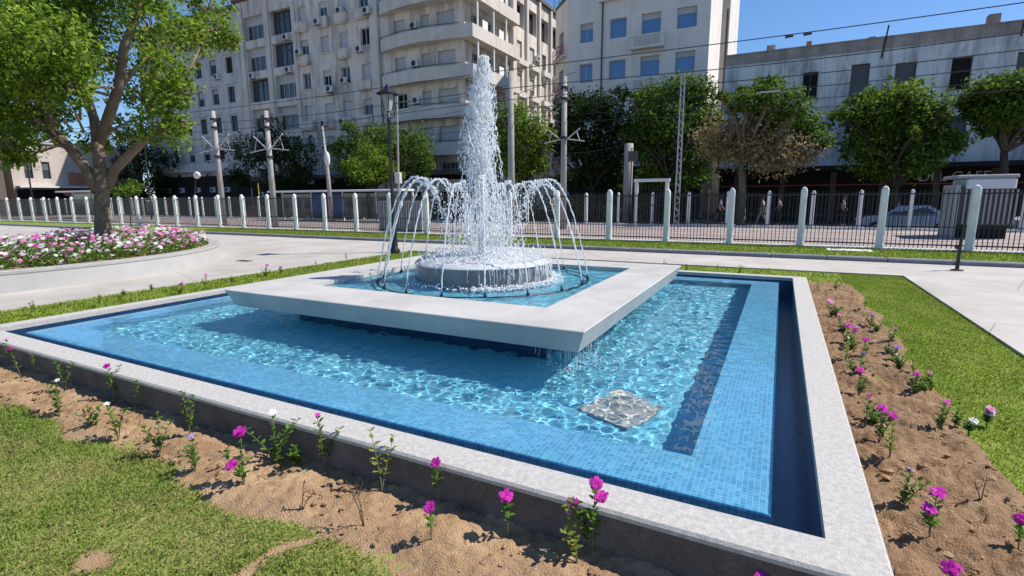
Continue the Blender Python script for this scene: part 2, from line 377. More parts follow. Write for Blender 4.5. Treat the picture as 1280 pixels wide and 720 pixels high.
def box_uv(me, off):
    l = me.uv_layers.new(name="UVMap")
    for p in me.polygons:
        n = p.normal; ax = max(range(3), key=lambda i: abs(n[i]))
        for li in p.loop_indices:
            c = me.vertices[me.loops[li].vertex_index].co + off
            l.data[li].uv = (c.y, c.z) if ax == 0 else (c.x, c.z) if ax == 1 else (c.x, c.y)
def _ico(n):
    bm = bmesh.new(); bmesh.ops.create_icosphere(bm, subdivisions=n, radius=1.0)
    bm.verts.ensure_lookup_table(); r = ([tuple(v.co) for v in bm.verts], [tuple(v.index for v in f.verts) for f in bm.faces]); bm.free(); return r
ICO = {1: _ico(1), 2: _ico(2), 3: _ico(3)}
def nparray_mesh(name, verts, faces_n, mat, parent=None, smooth=False):
    """verts (N*faces_n,3): loose polygons of faces_n corners each"""
    me = bpy.data.meshes.new(name); nv = len(verts); nf = nv // faces_n
    off = np.array(wloc(parent)) if parent is not None else 0
    me.vertices.add(nv); me.vertices.foreach_set('co', (verts - off).astype(np.float32).ravel())
    me.loops.add(nv); me.loops.foreach_set('vertex_index', np.arange(nv, dtype=np.int32))
    me.polygons.add(nf); me.polygons.foreach_set('loop_start', np.arange(0, nv, faces_n, dtype=np.int32)); me.polygons.foreach_set('loop_total', np.full(nf, faces_n, dtype=np.int32))
    me.materials.append(M[mat]); me.update(calc_edges=True); me.validate()
    o = bpy.data.objects.new(name, me); COL.objects.link(o)
    if parent is not None: o.parent = parent
    return o
def tag(o, label, cat, group=None):
    o['label'] = label; o['category'] = cat
    if group: o['group'] = group
    return o
def structure(o, kind='structure'): o['kind'] = kind; return o
def thing(name, label, cat, loc=(0, 0, 0), group=None):
    o = bpy.data.objects.new(name, None); COL.objects.link(o); o.location = loc; o['_base'] = tuple(loc); o.empty_display_size = 0.2
    return tag(o, label, cat, group)
def inst(name, src, parent, loc, rotz=0.0, label=None):
    o = bpy.data.objects.new(name, src.data if hasattr(src, 'data') else src); COL.objects.link(o)
    o.parent = parent; o.location = Vector(loc) - wloc(parent); o.rotation_euler = (0, 0, rotz); o['_base'] = tuple(Vector(loc) - wloc(parent))
    if label: o['label'] = label
    return o
def grid_mesh(name, xs, ys, zf, mat, parent=None, smooth=True):
    X, Y = np.meshgrid(xs, ys); Z = zf(X, Y)
    v = np.stack([X, Y, Z], -1).reshape(-1, 3); nx, ny = len(xs), len(ys)
    idx = np.arange(nx * ny).reshape(ny, nx)
    q = np.stack([idx[:-1, :-1], idx[:-1, 1:], idx[1:, 1:], idx[1:, :-1]], -1).reshape(-1, 4)
    me = bpy.data.meshes.new(name); me.from_pydata(v.tolist(), [], q.tolist()); me.materials.append(M[mat])
    if smooth: me.polygons.foreach_set('use_smooth', [True] * len(me.polygons))
    o = bpy.data.objects.new(name, me); COL.objects.link(o)
    if parent is not None: o.parent = parent
    return o
class Waves:
    """sum of sine ripples / value noise used for water, soil and foam relief"""
    def __init__(s, n, lmin, lmax, amp, seed, power=1.0):
        r = np.random.default_rng(seed); lam = lmin + (lmax - lmin) * r.random(n) ** 1.5; a = r.random(n) * 2 * np.pi
        s.kx = 2 * np.pi / lam * np.cos(a); s.ky = 2 * np.pi / lam * np.sin(a); s.p = r.random(n) * 2 * np.pi; s.a = amp * (lam / lmax) ** power / math.sqrt(n)
    def __call__(s, X, Y):
        Z = np.zeros_like(X)
        for kx, ky, p, a in zip(s.kx, s.ky, s.p, s.a): Z += a * np.sin(kx * X + ky * Y + p)
        return Z
# ------------------------------------------------------------------ ground, paths, lawns
def ring_top(mb, o, i, z, k=None):
    (ax, bx, ay, by), (cx, dx, cy, dy) = o, i
    mb.quad((ax, ay, z), (bx, ay, z), (dx, cy, z), (cx, cy, z), k); mb.quad((bx, ay, z), (bx, by, z), (dx, dy, z), (dx, cy, z), k)
    mb.quad((bx, by, z), (ax, by, z), (cx, dy, z), (dx, dy, z), k); mb.quad((ax, by, z), (ax, ay, z), (cx, cy, z), (cx, dy, z), k)
def walls(mb, r, z0, z1, outward=True, k=None, z1r=None):
    ax, bx, ay, by = r
    P = [(ax, ay), (bx, ay), (bx, by), (ax, by)]
    for i in range(4):
        p, q = P[i], P[(i + 1) % 4]
        vs = [(p[0], p[1], z0), (q[0], q[1], z0), (q[0], q[1], z1), (p[0], p[1], z1)]
        mb.quad(*(vs if outward else vs[::-1]), k)
def skirt(mb, top, zt, bot, zb, k=None):
    (ax, bx, ay, by), (cx, dx, cy, dy) = top, bot
    T = [(ax, ay), (bx, ay), (bx, by), (ax, by)]; B = [(cx, cy), (dx, cy), (dx, dy), (cx, dy)]
    for i in range(4):
        j = (i + 1) % 4
        mb.quad((B[i][0], B[i][1], zb), (B[j][0], B[j][1], zb), (T[j][0], T[j][1], zt), (T[i][0], T[i][1], zt), k)

GARDEN = (-9.95, 1.92, -7.0, 9.95)
BAS_O = (-7.6, 0.2, -0.2, 7.42)
BAS_I = (-7.4, 0.0, 0.0, 7.22)
LED_O = (-7.215, -0.186, 0.176, 7.03)
LED_I = (-6.84, -0.572, 0.565, 6.645)
FLOOR_Z = -0.14

m = MB(); ring_top(m, (-700, 700, -600, 900), (-70, 45, -30, 15.3), -0.36); m.quad((-70, 15.3, -0.364), (45, 15.3, -0.364), (45, 27.5, -0.364), (-70, 27.5, -0.364))
structure(m.build('ground', 'asphalt'))
m = MB()
ring_top(m, (-70, 45, -30, 12.2), GARDEN, 0.028); walls(m, GARDEN, -0.06, 0.028, False)
structure(m.build('paved_path', 'path'))
m = MB(); ring_top(m, GARDEN, BAS_O, 0.0); structure(m.build('lawn', 'turf_far'))
m = MB(); m.quad((-70, 12.45, 0.06), (45, 12.45, 0.06), (45, 15.36, 0.06), (-70, 15.36, 0.06)); structure(m.build('lawn_strip', 'turf_far'))
m = MB()
x = -70.0
while x < 45:
    m.box(x, x + 1.192, 12.2, 12.45, -0.1, 0.125, bev=0.02); x += 1.2
structure(m.build('path_kerb', 'kerb'))
m = MB(); m.quad((-70, 15.6, -0.02), (45, 15.6, -0.02), (45, 27.0, -0.02), (-70, 27.0, -0.02)); structure(m.build('tramway_paving', 'tram_paving'))
m = MB()
for y in (18.6, 20.05, 22.4, 23.85): m.box(-70, 45, y, y + 0.07, -0.05, -0.014)
structure(m.build('tram_rails', 'kerb'))
m = MB(); m.box(-70, 45, 15.37, 15.595, -0.1, 0.10, bev=0.015); m.box(-70, 45, 26.9, 27.15, -0.3, 0.06, bev=0.015); structure(m.build('fence_kerb', 'post'))
m = MB(); m.box(-160, 90, 32.4, 40.5, -0.5, -0.22); structure(m.build('street_pavement', 'sidewalk'))

# front turf under the grass: thatchy base, a bare seam between two turf rolls and a bare spot
m = MB(); m.quad((-9.9, -6.9, 0.006), (1.9, -6.9, 0.006), (1.9, -0.45, 0.006), (-9.9, -0.45, 0.006)); structure(m.build('front_lawn_turf', 'turf'))
soil_w = Waves(70, 0.05, 0.55, 0.019, 3, 0.9)
soil_f = Waves(90, 0.03, 0.09, 0.009, 4, 0.7)
edge_w = Waves(20, 0.25, 1.4, 0.10, 5, 0.8)
def soil_front(X, Y):
    e = -0.615 + edge_w(X, X * 0) ; d = np.clip((Y - e) / 0.10, -1, 1)
    return 0.012 + 0.022 * d + (soil_w(X, Y) + soil_f(X, Y)) * np.clip(d + 0.4, 0, 1) + 0.03 * np.clip((-0.25 - Y) / 0.25, -1, 0) * -1
def soil_right(X, Y):
    e = 0.93 + edge_w(Y + 7, Y * 0) * 0.6; d = np.clip((e - X) / 0.08, -1, 1); d2 = np.clip((8.45 - Y) / 0.15, -1, 1); d = np.minimum(d, d2)
    return 0.010 + 0.022 * d + (soil_w(X, Y) * 1.5 + soil_f(X, Y) * 1.8) * np.clip(d + 0.4, 0, 1)
structure(grid_mesh('front_soil_bed', np.arange(-7.9, 0.98, 0.016), np.arange(-0.80, -0.19, 0.016), soil_front, 'soil'))
structure(grid_mesh('side_soil_bed', np.arange(0.19, 1.03, 0.016), np.arange(-0.8, 8.6, 0.02), soil_right, 'soil_side'))
def bare(x, y):
    """seam between turf rolls and the bare spot, in ground metres"""
    t = (y + 0.60) / (-0.40); xs = -2.04 - 0.09 * t + 0.03 * math.sin(y * 17)
    if abs(x - xs) < (0.030 + 0.014 * math.sin(y * 31)) * rng.uniform(0.35, 1.15): return True
    a = math.atan2(y + 1.215, x + 2.76)
    if ((x + 2.76) / 0.085) ** 2 + ((y + 1.215) / 0.055) ** 2 < (1 + 0.35 * math.sin(3 * a + 1) + 0.2 * math.sin(7 * a)) * rng.uniform(0.35, 1.1): return True
    return False
bp = MB()
def patch(pts, z=0.0105): bp.add([(x, y, z) for x, y in pts], [tuple(range(len(pts)))])
L = [(-2.04 - 0.09 * t / 10 * 10 / 10 + 0.0, -0.60 - 0.04 * t) for t in range(0, 21)]
left = [(-2.04 - 0.09 * ((y + 0.6) / -0.4) + 0.03 * math.sin(y * 17) - 0.036 - 0.014 * math.sin(y * 31), y) for _, y in L]
right = [(-2.04 - 0.09 * ((y + 0.6) / -0.4) + 0.03 * math.sin(y * 17) + 0.036 + 0.014 * math.sin(y * 27), y) for _, y in L]
for i in range(len(L) - 1): bp.add([(*left[i + 1], 0.0105), (*right[i + 1], 0.0105), (*right[i], 0.0105), (*left[i], 0.0105)], [(0, 1, 2, 3)])
patch([(-2.76 + 0.095 * math.cos(t) * (1 + 0.2 * math.sin(3 * t)), -1.215 + 0.075 * math.sin(t)) for t in np.linspace(0, 6.28, 16)[:-1]])
structure(bp.build('bare_soil', 'soil'))

def blades(name, n, fx, fy, hmin, hmax, wd, mat, cond=None, z0=0.0, seed=1, lean=1.15):
    r = np.random.default_rng(seed)
    x = fx[0] + (fx[1] - fx[0]) * r.random(n); y = fy[0] + (fy[1] - fy[0]) * r.random(n)
    if cond is not None:
        k = np.array([cond(a, b) for a, b in zip(x, y)]); x = x[k]; y = y[k]; n = len(x)
    patchy = Waves(14, 0.3, 1.3, 1.0, seed + 50, 0.3)(x, y)
    h = (hmin + (hmax - hmin) * r.random(n)) * (1 + 0.28 * np.clip(patchy, -1, 1)); a = r.random(n) * 2 * np.pi; w = wd * (0.6 + 0.8 * r.random(n))
    la = r.random(n) * 2 * np.pi; ll = h * lean * r.random(n)
    dx, dy = np.cos(a) * w / 2, np.sin(a) * w / 2
    p0 = np.stack([x - dx, y - dy, np.full(n, z0)], -1); p1 = np.stack([x + dx, y + dy, np.full(n, z0)], -1)
    mx, my = x + np.cos(la) * ll * 0.35, y + np.sin(la) * ll * 0.35
    p2 = np.stack([mx + dx * 0.8, my + dy * 0.8, z0 + h * 0.6], -1); p3 = np.stack([x + np.cos(la) * ll, y + np.sin(la) * ll, z0 + h * np.clip(1 - 0.38 * ll / h, .25, 1)], -1); p4 = np.stack([mx - dx * 0.8, my - dy * 0.8, z0 + h * 0.6], -1)
    v = np.stack([p0, p1, p2, p3, p4], 1).reshape(-1, 3)
    return structure(nparray_mesh(name, v, 5, mat), 'stuff')
def front_edge(x): return -0.635 + float(edge_w(np.array([x]), np.array([0.0]))[0])
blades('grass', 95000, (-5.6, -1.2), (-1.75, -0.5), 0.014, 0.030, 0.0042, 'blade', lambda a, b: b < front_edge(a) + rng.uniform(-0.05, 0.02) and not bare(a, b), 0.004, 3)
blades('grass', 26000, (-8.4, -4.6), (-1.6, -0.5), 0.018, 0.04, 0.006, 'blade', lambda a, b: b < front_edge(a) + rng.uniform(-0.05, 0.02), 0.004, 4)
blades('grass', 95000, (-9.9, 1.9), (-4.2, -0.5), 0.016, 0.034, 0.008, 'blade', lambda a, b: b < front_edge(a) - 0.01 and not (-5.6 < a < -1.2 and b > -1.75) and not (-8.4 < a < -4.6 and b > -1.6), 0.004, 9)
blades('grass', 75000, (0.86, 1.93), (-0.9, 9.95), 0.010, 0.024, 0.0055, 'blade_far', lambda a, b: a > 0.95 + 0.6 * float(edge_w(np.array([b + 7]), np.array([0.0]))[0]) + rng.uniform(-0.03, 0.05) or b > 8.5, 0.0, 5)
blades('grass', 24000, (-9.93, -7.62), (-0.5, 9.9), 0.02, 0.045, 0.012, 'blade_far', None, 0.0, 6)
blades('grass', 12000, (-7.6, 0.9), (7.44, 9.93), 0.02, 0.045, 0.012, 'blade_far', None, 0.0, 7)
blades('grass', 45000, (-26, 9), (12.47, 15.34), 0.03, 0.06, 0.02, 'blade_far', None, 0.06, 8)

# clods, pebbles and litter on the soil
m = MB()
for _ in range(1700):
    if rng.random() < 0.45: x, y = rng.uniform(-6.5, 0.9), rng.uniform(-0.58, -0.2)
    else: x, y = rng.uniform(0.22, 0.92), rng.uniform(-0.6, 6.0)
    r = rng.choice((0.003, 0.004, 0.005, 0.007, 0.010, 0.015, 0.024 if rng.random() < .3 else .006)) * rng.uniform(0.7, 1.2)
    m.blob((x, y, 0.03 + r * 0.2), r, stretch=(1.2, 1, 0.7), jit=0.35)
structure(m.build('soil_clods', 'soil'), 'stuff')

# ------------------------------------------------------------------ fountain basin
fountain = thing('fountain', 'square grey granite fountain basin lined with blue mosaic, raised marble rim inside', 'fountain', (-3.7, 3.61, 0.0))
m = MB(); b = 0.012
oi = (BAS_O[0] + b, BAS_O[1] - b, BAS_O[2] + b, BAS_O[3] - b)
ring_top(m, oi, BAS_I, 0.24); skirt(m, oi, 0.24, BAS_O, 0.24 - b); walls(m, BAS_I, 0.19, 0.24, False); walls(m, BAS_O, 0.21, 0.24 - b)
m.build('coping', 'coping', fountain)
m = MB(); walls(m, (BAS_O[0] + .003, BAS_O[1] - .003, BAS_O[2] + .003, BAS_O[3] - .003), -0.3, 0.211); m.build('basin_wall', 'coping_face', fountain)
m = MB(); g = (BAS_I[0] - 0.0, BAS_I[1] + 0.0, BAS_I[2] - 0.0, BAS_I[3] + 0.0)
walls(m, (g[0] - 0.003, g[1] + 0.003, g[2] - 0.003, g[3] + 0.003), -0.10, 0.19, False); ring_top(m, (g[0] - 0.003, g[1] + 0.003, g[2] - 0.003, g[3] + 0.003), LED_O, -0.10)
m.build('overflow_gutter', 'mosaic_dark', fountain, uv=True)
m = MB(); bb = 0.006
lo = (LED_O[0] + bb, LED_O[1] - bb, LED_O[2] + bb, LED_O[3] - bb)
ring_top(m, lo, LED_I, 0.172); skirt(m, lo, 0.172, LED_O, 0.172 - bb); walls(m, LED_O, -0.10, 0.172 - bb); walls(m, LED_I, FLOOR_Z, 0.172, False)
led = m.build('mosaic_ledge', 'mosaic', fountain, uv=True)
m = MB(); m.quad((LED_I[0], LED_I[2], FLOOR_Z), (LED_I[1], LED_I[2], FLOOR_Z), (LED_I[1], LED_I[3], FLOOR_Z), (LED_I[0], LED_I[3], FLOOR_Z))
pool_floor = m.build('pool_floor', 'mosaic_floor', fountain, uv=True)
m = MB(); m.add([(-1.42, 1.16, FLOOR_Z + 0.03), (-1.02, 0.98, FLOOR_Z + 0.03), (-0.88, 1.42, FLOOR_Z + 0.03), (-1.26, 1.60, FLOOR_Z + 0.03), (-1.42, 1.16, FLOOR_Z - 0.01), (-1.02, 0.98, FLOOR_Z - 0.01), (-0.88, 1.42, FLOOR_Z - 0.01), (-1.26, 1.60, FLOOR_Z - 0.01)], [(0, 1, 2, 3), (0, 4, 5, 1), (1, 5, 6, 2), (2, 6, 7, 3), (3, 7, 4, 0)])
m.lathe([(0.05, FLOOR_Z + 0.031), (0.055, FLOOR_Z + 0.04), (0.0, FLOOR_Z + 0.042)], 16, (-1.14, 1.28))
plate = m.build('access_plate', 'plate', fountain)
RO = (-5.85, -1.517, 1.51, 5.85); RB = (-5.75, -1.59, 1.585, 5.75); RI = (-5.24, -2.13, 2.2, 5.22)
m = MB(); e = 0.006
r1 = (RO[0] + e, RO[1] - e, RO[2] + e, RO[3] - e)
ring_top(m, r1, RI, 0.525); skirt(m, r1, 0.525, RO, 0.519); skirt(m, RO, 0.519, RB, 0.33); walls(m, RI, 0.36, 0.525, False)
m.quad((RB[0], RB[3], 0.33), (RB[1], RB[3], 0.33), (RB[1], RB[2], 0.33), (RB[0], RB[2], 0.33))
m.build('raised_rim', 'rim', fountain)
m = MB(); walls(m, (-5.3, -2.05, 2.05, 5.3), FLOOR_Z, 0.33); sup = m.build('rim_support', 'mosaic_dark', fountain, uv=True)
m = MB(); m.quad((RI[0], RI[2], 0.372), (RI[1], RI[2], 0.372), (RI[1], RI[3], 0.372), (RI[0], RI[3], 0.372)); upfloor = m.build('upper_pool_floor', 'mosaic_floor', fountain, uv=True)
FC = (-3.72, 3.75)
m = MB(); m.lathe([(0.86, 0.37), (0.87, 0.46), (0.885, 0.70), (0.875, 0.735), (0.84, 0.745), (0.3, 0.735), (0.0, 0.735)], 72, FC); m.build('overflow_bowl', 'bowl', fountain, smooth=True)
NR = 1.38
m = MB(); N = 72
pts = [(FC[0] + NR * math.cos(t), FC[1] + NR * math.sin(t), 0.472) for t in np.linspace(0, 2 * math.pi, N + 1)]
m.tube(pts, 0.017, 8); ringo = m.build('nozzle_ring', 'pipe', fountain, smooth=True)
ANG = [math.radians(-139 + 20 * i) for i in range(18)]
for t in ANG:
    c, s = math.cos(t), math.sin(t); p = Vector((FC[0] + NR * c, FC[1] + NR * s, 0.49)); d = Vector((-c * 0.25, -s * 0.25, 1)).normalized()
    m = MB(); m.tube([p - d * 0.02, p + d * 0.02, p + d * 0.021, p + d * 0.055], [0.02, 0.02, 0.011, 0.008], 8); m.build('nozzle', 'brass', ringo)
for o in (pool_floor, led, plate, sup, upfloor): o.cycles.is_caustics_receiver = True

# water sheets with real ripples
class Ripple(Waves):
    def __init__(s, n, lmin, lmax, slope, seed):
        super().__init__(n, lmin, lmax, 1.0, seed); lam = 2 * np.pi / np.hypot(s.kx, s.ky); s.a = slope * math.sqrt(2.0 / n) * lam / (2 * np.pi)
rip = Ripple(100, 0.05, 0.24, 0.115, 21)
WATER_Z = 0.184
def pool_z(X, Y):
    d = np.maximum(np.maximum(RO[0] - X, X - RO[1]), np.maximum(RO[2] - Y, Y - RO[3]))
    edge = np.minimum(np.minimum(X - LED_I[0], LED_I[1] - X), np.minimum(Y - LED_I[2], LED_I[3] - Y))
    out = np.minimum(np.minimum(X - LED_O[0], LED_O[1] - X), np.minimum(Y - LED_O[2], LED_O[3] - Y))
    Z = WATER_Z + rip(X, Y) * (0.75 + 0.45 * np.exp(-np.clip(d, 0, 9) / 0.7)) * np.interp(edge, [-0.3, 0.0, 0.25], [0.12, 0.35, 1.0])
    return np.where(out < 0, 0.155, Z - 0.006 * np.clip(1 - out / 0.03, 0, 1))
pw = structure(grid_mesh('pool_water', np.concatenate([[LED_O[0] - .003], np.linspace(LED_O[0], LED_O[1], 520), [LED_O[1] + .003]]), np.concatenate([[LED_O[2] - .003], np.linspace(LED_O[2], LED_O[3], 506), [LED_O[3] + .003]]), pool_z, 'water'))
rip2 = Ripple(70, 0.07, 0.30, 0.12, 22)
uw = structure(grid_mesh('upper_pool_water', np.linspace(RI[0], RI[1], 200), np.linspace(RI[2], RI[3], 194), lambda X, Y: 0.483 + rip2(X, Y), 'water'))
for o in (pw, uw): o.cycles.is_caustics_caster = True

# ------------------------------------------------------------------ falling water
def drops(mb, n, fn):
    for _ in range(n):
        p, r, st = fn(); mb.blob(p, r, stretch=(1, 1, st), jit=0.2)
g9 = 9.81
def arc(t, first):
    c, s = math.cos(t), math.sin(t)
    z0, za, z1 = 0.54, 1.76 + rng.uniform(-0.07, 0.06), 0.80
    tu, td = math.sqrt(2 * (za - z0) / g9), math.sqrt(2 * (za - z1) / g9); T = tu + td; r1 = 0.38 + rng.uniform(-0.06, 0.08)
    tang = (-s, c)
    def at(u, off=0.0, sp=0.0):
        tt = u * T; r = NR + (r1 - NR) * u + off; z = za - g9 * (tt - tu) ** 2 / 2
        return Vector((FC[0] + r * c + tang[0] * sp, FC[1] + r * s + tang[1] * sp, z))
    o = None
    m = MB()
    for k in range(2):
        n = 46; oo = rng.uniform(-0.01, 0.01); ph = rng.uniform(0, 6)
        pts = []; rad = []
        for i in range(n):
            u = i / (n - 1) * (0.72 if k == 0 else 0.60); w = 0.004 + 0.022 * u * u
            pts.append(at(u, oo * u * 2 + w * math.sin(i * 1.3 + ph), w * math.cos(i * 1.7 + ph))); rad.append(max(0.003, (0.0065 - 0.003 * u) * (1 + 0.35 * math.sin(i * 2.1 + ph) + rng.uniform(-0.3, 0.3))))
        m.tube(pts, rad, 6)
    for i in range(230):
        u = min(1.0, 0.30 + 0.72 * rng.random() ** 0.75); sp = 0.006 + 0.075 * max(0, u - 0.35)
        m.blob(at(u, rng.gauss(0, sp), rng.gauss(0, sp)), rng.choice((0.002, 0.003, 0.004, 0.006, 0.008)), stretch=(1, 1, rng.uniform(0.9, 3.0)), jit=0.2)
    o = m.build('water_arc', 'spray', None, smooth=True)
    return o
def bearing(t):
    d = math.degrees(t) % 360
    return ['east', 'northeast', 'north', 'northwest', 'west', 'southwest', 'south', 'southeast'][int(((d + 22.5) % 360) // 45)]
order = ['nearest the left end of the ring', 'second from the left along the front of the ring', 'third from the left along the front of the ring', 'fourth from the left along the front of the ring', 'middle one along the front of the ring', 'sixth from the left along the front of the ring', 'seventh from the left along the front of the ring', 'eighth from the left along the front of the ring', 'at the right end of the ring',
         'just behind the right end of the ring'] + ['%s of the back arcs counted from the right end' % w for w in ('second', 'third', 'fourth', 'fifth', 'sixth', 'seventh', 'eighth')] + ['just behind the left end of the ring']
for i, t in enumerate(ANG):
    tag(arc(t, i == 0), 'thin white arc of water, ' + order[i], 'water jet', 'water arcs curving in from the nozzle ring')

m = MB()
for k in range(5):
    pts = []; rad = []; ph = rng.uniform(0, 6); off = 0.012 * k
    top = 3.26 - 0.32 * k
    for i in range(60):
        z = 0.74 + (top - 0.74) * i / 59
        pts.append((FC[0] + off * math.cos(ph + i * 0.23) + rng.gauss(0, 0.006), FC[1] + off * math.sin(ph + i * 0.31) + rng.gauss(0, 0.006), z)); rad.append((0.030 - 0.012 * i / 59) * (1 + rng.uniform(-0.45, 0.45)))
    m.tube(pts, rad, 7)
def plume():
    # water thrown up the middle, falling back in a ragged, widening sheath
    z = rng.uniform(1.85, 3.27) if rng.random() < 0.74 else rng.uniform(0.85, 1.9)
    w = np.interp(z, [0.8, 1.3, 1.9, 2.15, 2.4, 2.8, 3.1, 3.28], [0.34, 0.34, 0.25, 0.29, 0.26, 0.21, 0.13, 0.06])
    a = rng.uniform(0, 6.283); rr = w * math.sqrt(rng.random()) * (0.55 + 0.5 * rng.random())
    lean = 0.05 * math.sin(z * 2.3)
    return (FC[0] + rr * math.cos(a) + lean, FC[1] + rr * math.sin(a), z), rng.choice((0.0015, 0.002, 0.003, 0.004, 0.005, 0.008)), rng.uniform(0.9, 4.5)
drops(m, 10000, plume)
for _ in range(170):   # ragged strings and torn sheets
    a = rng.uniform(0, 6.283); z1 = rng.choice((rng.uniform(1.9, 3.2), rng.uniform(1.9, 3.2), rng.uniform(1.2, 2.0))); w = np.interp(z1, [0.8, 1.9, 2.4, 2.8, 3.2], [0.32, 0.24, 0.24, 0.18, 0.08]); r0 = w * rng.uniform(0.2, 1.0); ln = rng.uniform(0.12, 0.5)
    pts = []; rad = []
    for i in range(12):
        u = i / 11; r = r0 + 0.05 * u; aa = a + 0.25 * math.sin(u * 3 + a)
        pts.append((FC[0] + r * math.cos(aa) + rng.gauss(0, 0.007), FC[1] + r * math.sin(aa) + rng.gauss(0, 0.007), z1 - ln * u)); rad.append(rng.uniform(0.002, 0.009) * math.sin(math.pi * (0.08 + 0.84 * u)))
    m.tube(pts, rad, 5)
for _ in range(60):   # strings dropping into the bowl where the arcs meet
    a = rng.uniform(0, 6.283); r0 = rng.uniform(0.15, 0.5); z1 = rng.uniform(1.0, 1.75); z0 = rng.uniform(0.78, 1.0)
    pts = []; rad = []
    for i in range(14):
        u = i / 13; pts.append((FC[0] + r0 * (1 - 0.12 * u) * math.cos(a) + rng.gauss(0, 0.005), FC[1] + r0 * (1 - 0.12 * u) * math.sin(a) + rng.gauss(0, 0.005), z1 + (z0 - z1) * u)); rad.append(rng.uniform(0.0015, 0.005))
    m.tube(pts, rad, 5)
def low():
    a = rng.uniform(0, 6.283); r = rng.uniform(0.1, 0.62); return (FC[0] + r * math.cos(a), FC[1] + r * math.sin(a), 0.78 + 0.95 * rng.random() ** 1.3 * (1 - 0.5 * r)), rng.choice((0.002, 0.003, 0.004, 0.006)), rng.uniform(1, 4)
drops(m, 1300, low)
jet = m.build('fountain_jet', 'spray_jet', None, smooth=True)
tag(jet, 'tall ragged white central jet shooting up from the round bowl', 'water jet')
fw_ = Waves(90, 0.03, 0.22, 0.05, 31, 0.6)
def foam_z(R, T):
    X = FC[0] + R * np.cos(T); Y = FC[1] + R * np.sin(T)
    return X, Y, 0.757 + 0.030 * (1 - (R / 0.88) ** 2) + np.abs(fw_(X, Y)) * 0.55 * (1 - 0.7 * (R / 0.9) ** 4) - 0.05 * np.clip((R - 0.82) / 0.1, 0, 1)
R_, T_ = np.meshgrid(np.linspace(0.0, 0.90, 46), np.linspace(0, 2 * np.pi, 181)); X_, Y_, Z_ = foam_z(R_, T_)
Z_[:, -1] = 0.715; Z_[:, -2] = 0.738
m = MB(); n0, n1 = R_.shape
m.add(np.stack([X_, Y_, Z_], -1).reshape(-1, 3).tolist(), [(i * n1 + j, i * n1 + j + 1, (i + 1) * n1 + j + 1, (i + 1) * n1 + j) for i in range(n0 - 1) for j in range(n1 - 1)])
def foamdrop():
    a = rng.uniform(0, 6.283); r = 0.86 * math.sqrt(rng.random()); return (FC[0] + r * math.cos(a), FC[1] + r * math.sin(a), 0.79 + 0.10 * rng.random() ** 2), rng.choice((0.005, 0.008, 0.012)), 1.2
drops(m, 900, foamdrop)
foam = m.build('bowl_foam', 'foam', None, smooth=True); structure(foam, 'stuff')
# overflow running down the bowl, churned water round its foot and drips off the marble rim
m = MB()
for _ in range(90):
    a = rng.choice((rng.uniform(0, 6.283), rng.uniform(-1.0, 0.6))); r = 0.895; zt = 0.74; zb = rng.uniform(0.47, 0.66)
    pts = [(FC[0] + (r + 0.02 * i / 6) * math.cos(a) + rng.gauss(0, 0.003), FC[1] + (r + 0.02 * i / 6) * math.sin(a) + rng.gauss(0, 0.003), zt + (zb - zt) * i / 6) for i in range(7)]
    m.tube(pts, [rng.uniform(0.0015, 0.006) for _ in range(7)], 5)
def churn():
    a = rng.choice((rng.uniform(-1.2, 0.9), rng.uniform(0, 6.283))); r = 0.9 + abs(rng.gauss(0, 0.07)); return (FC[0] + r * math.cos(a), FC[1] + r * math.sin(a), 0.485 + abs(rng.gauss(0, 0.018))), rng.choice((0.006, 0.010, 0.016)), 0.7
drops(m, 2200, churn)
structure(m.build('bowl_overflow_water', 'spray', None, smooth=True), 'stuff')
m = MB()
for _ in range(34):
    if rng.random() < 0.6: x, y = -1.6 - abs(rng.gauss(0, 0.16)), 1.60
    else: x, y = -1.60, 1.6 + abs(rng.gauss(0, 0.5))
    ln = rng.uniform(0.05, 0.17); zt = 0.33
    m.tube([(x + rng.gauss(0, 0.004), y + rng.gauss(0, 0.004), zt - ln * i / 4) for i in range(5)], [rng.uniform(0.0008, 0.0026) for _ in range(5)], 5)
def drip():
    if rng.random() < 0.5: return (-1.6 - abs(rng.gauss(0, 0.15)), 1.56 + rng.gauss(0, 0.05), 0.16 + 0.05 * rng.random() ** 2), rng.choice((0.003, 0.005, 0.008)), 1.0
    return (-1.56 + rng.gauss(0, 0.06), 1.6 + abs(rng.gauss(0, 0.6)), 0.16 + 0.10 * rng.random() ** 2), rng.choice((0.003, 0.005, 0.007)), 1.0
drops(m, 360, drip)
structure(m.build('rim_overflow_water', 'spray_thin', None, smooth=True), 'stuff')
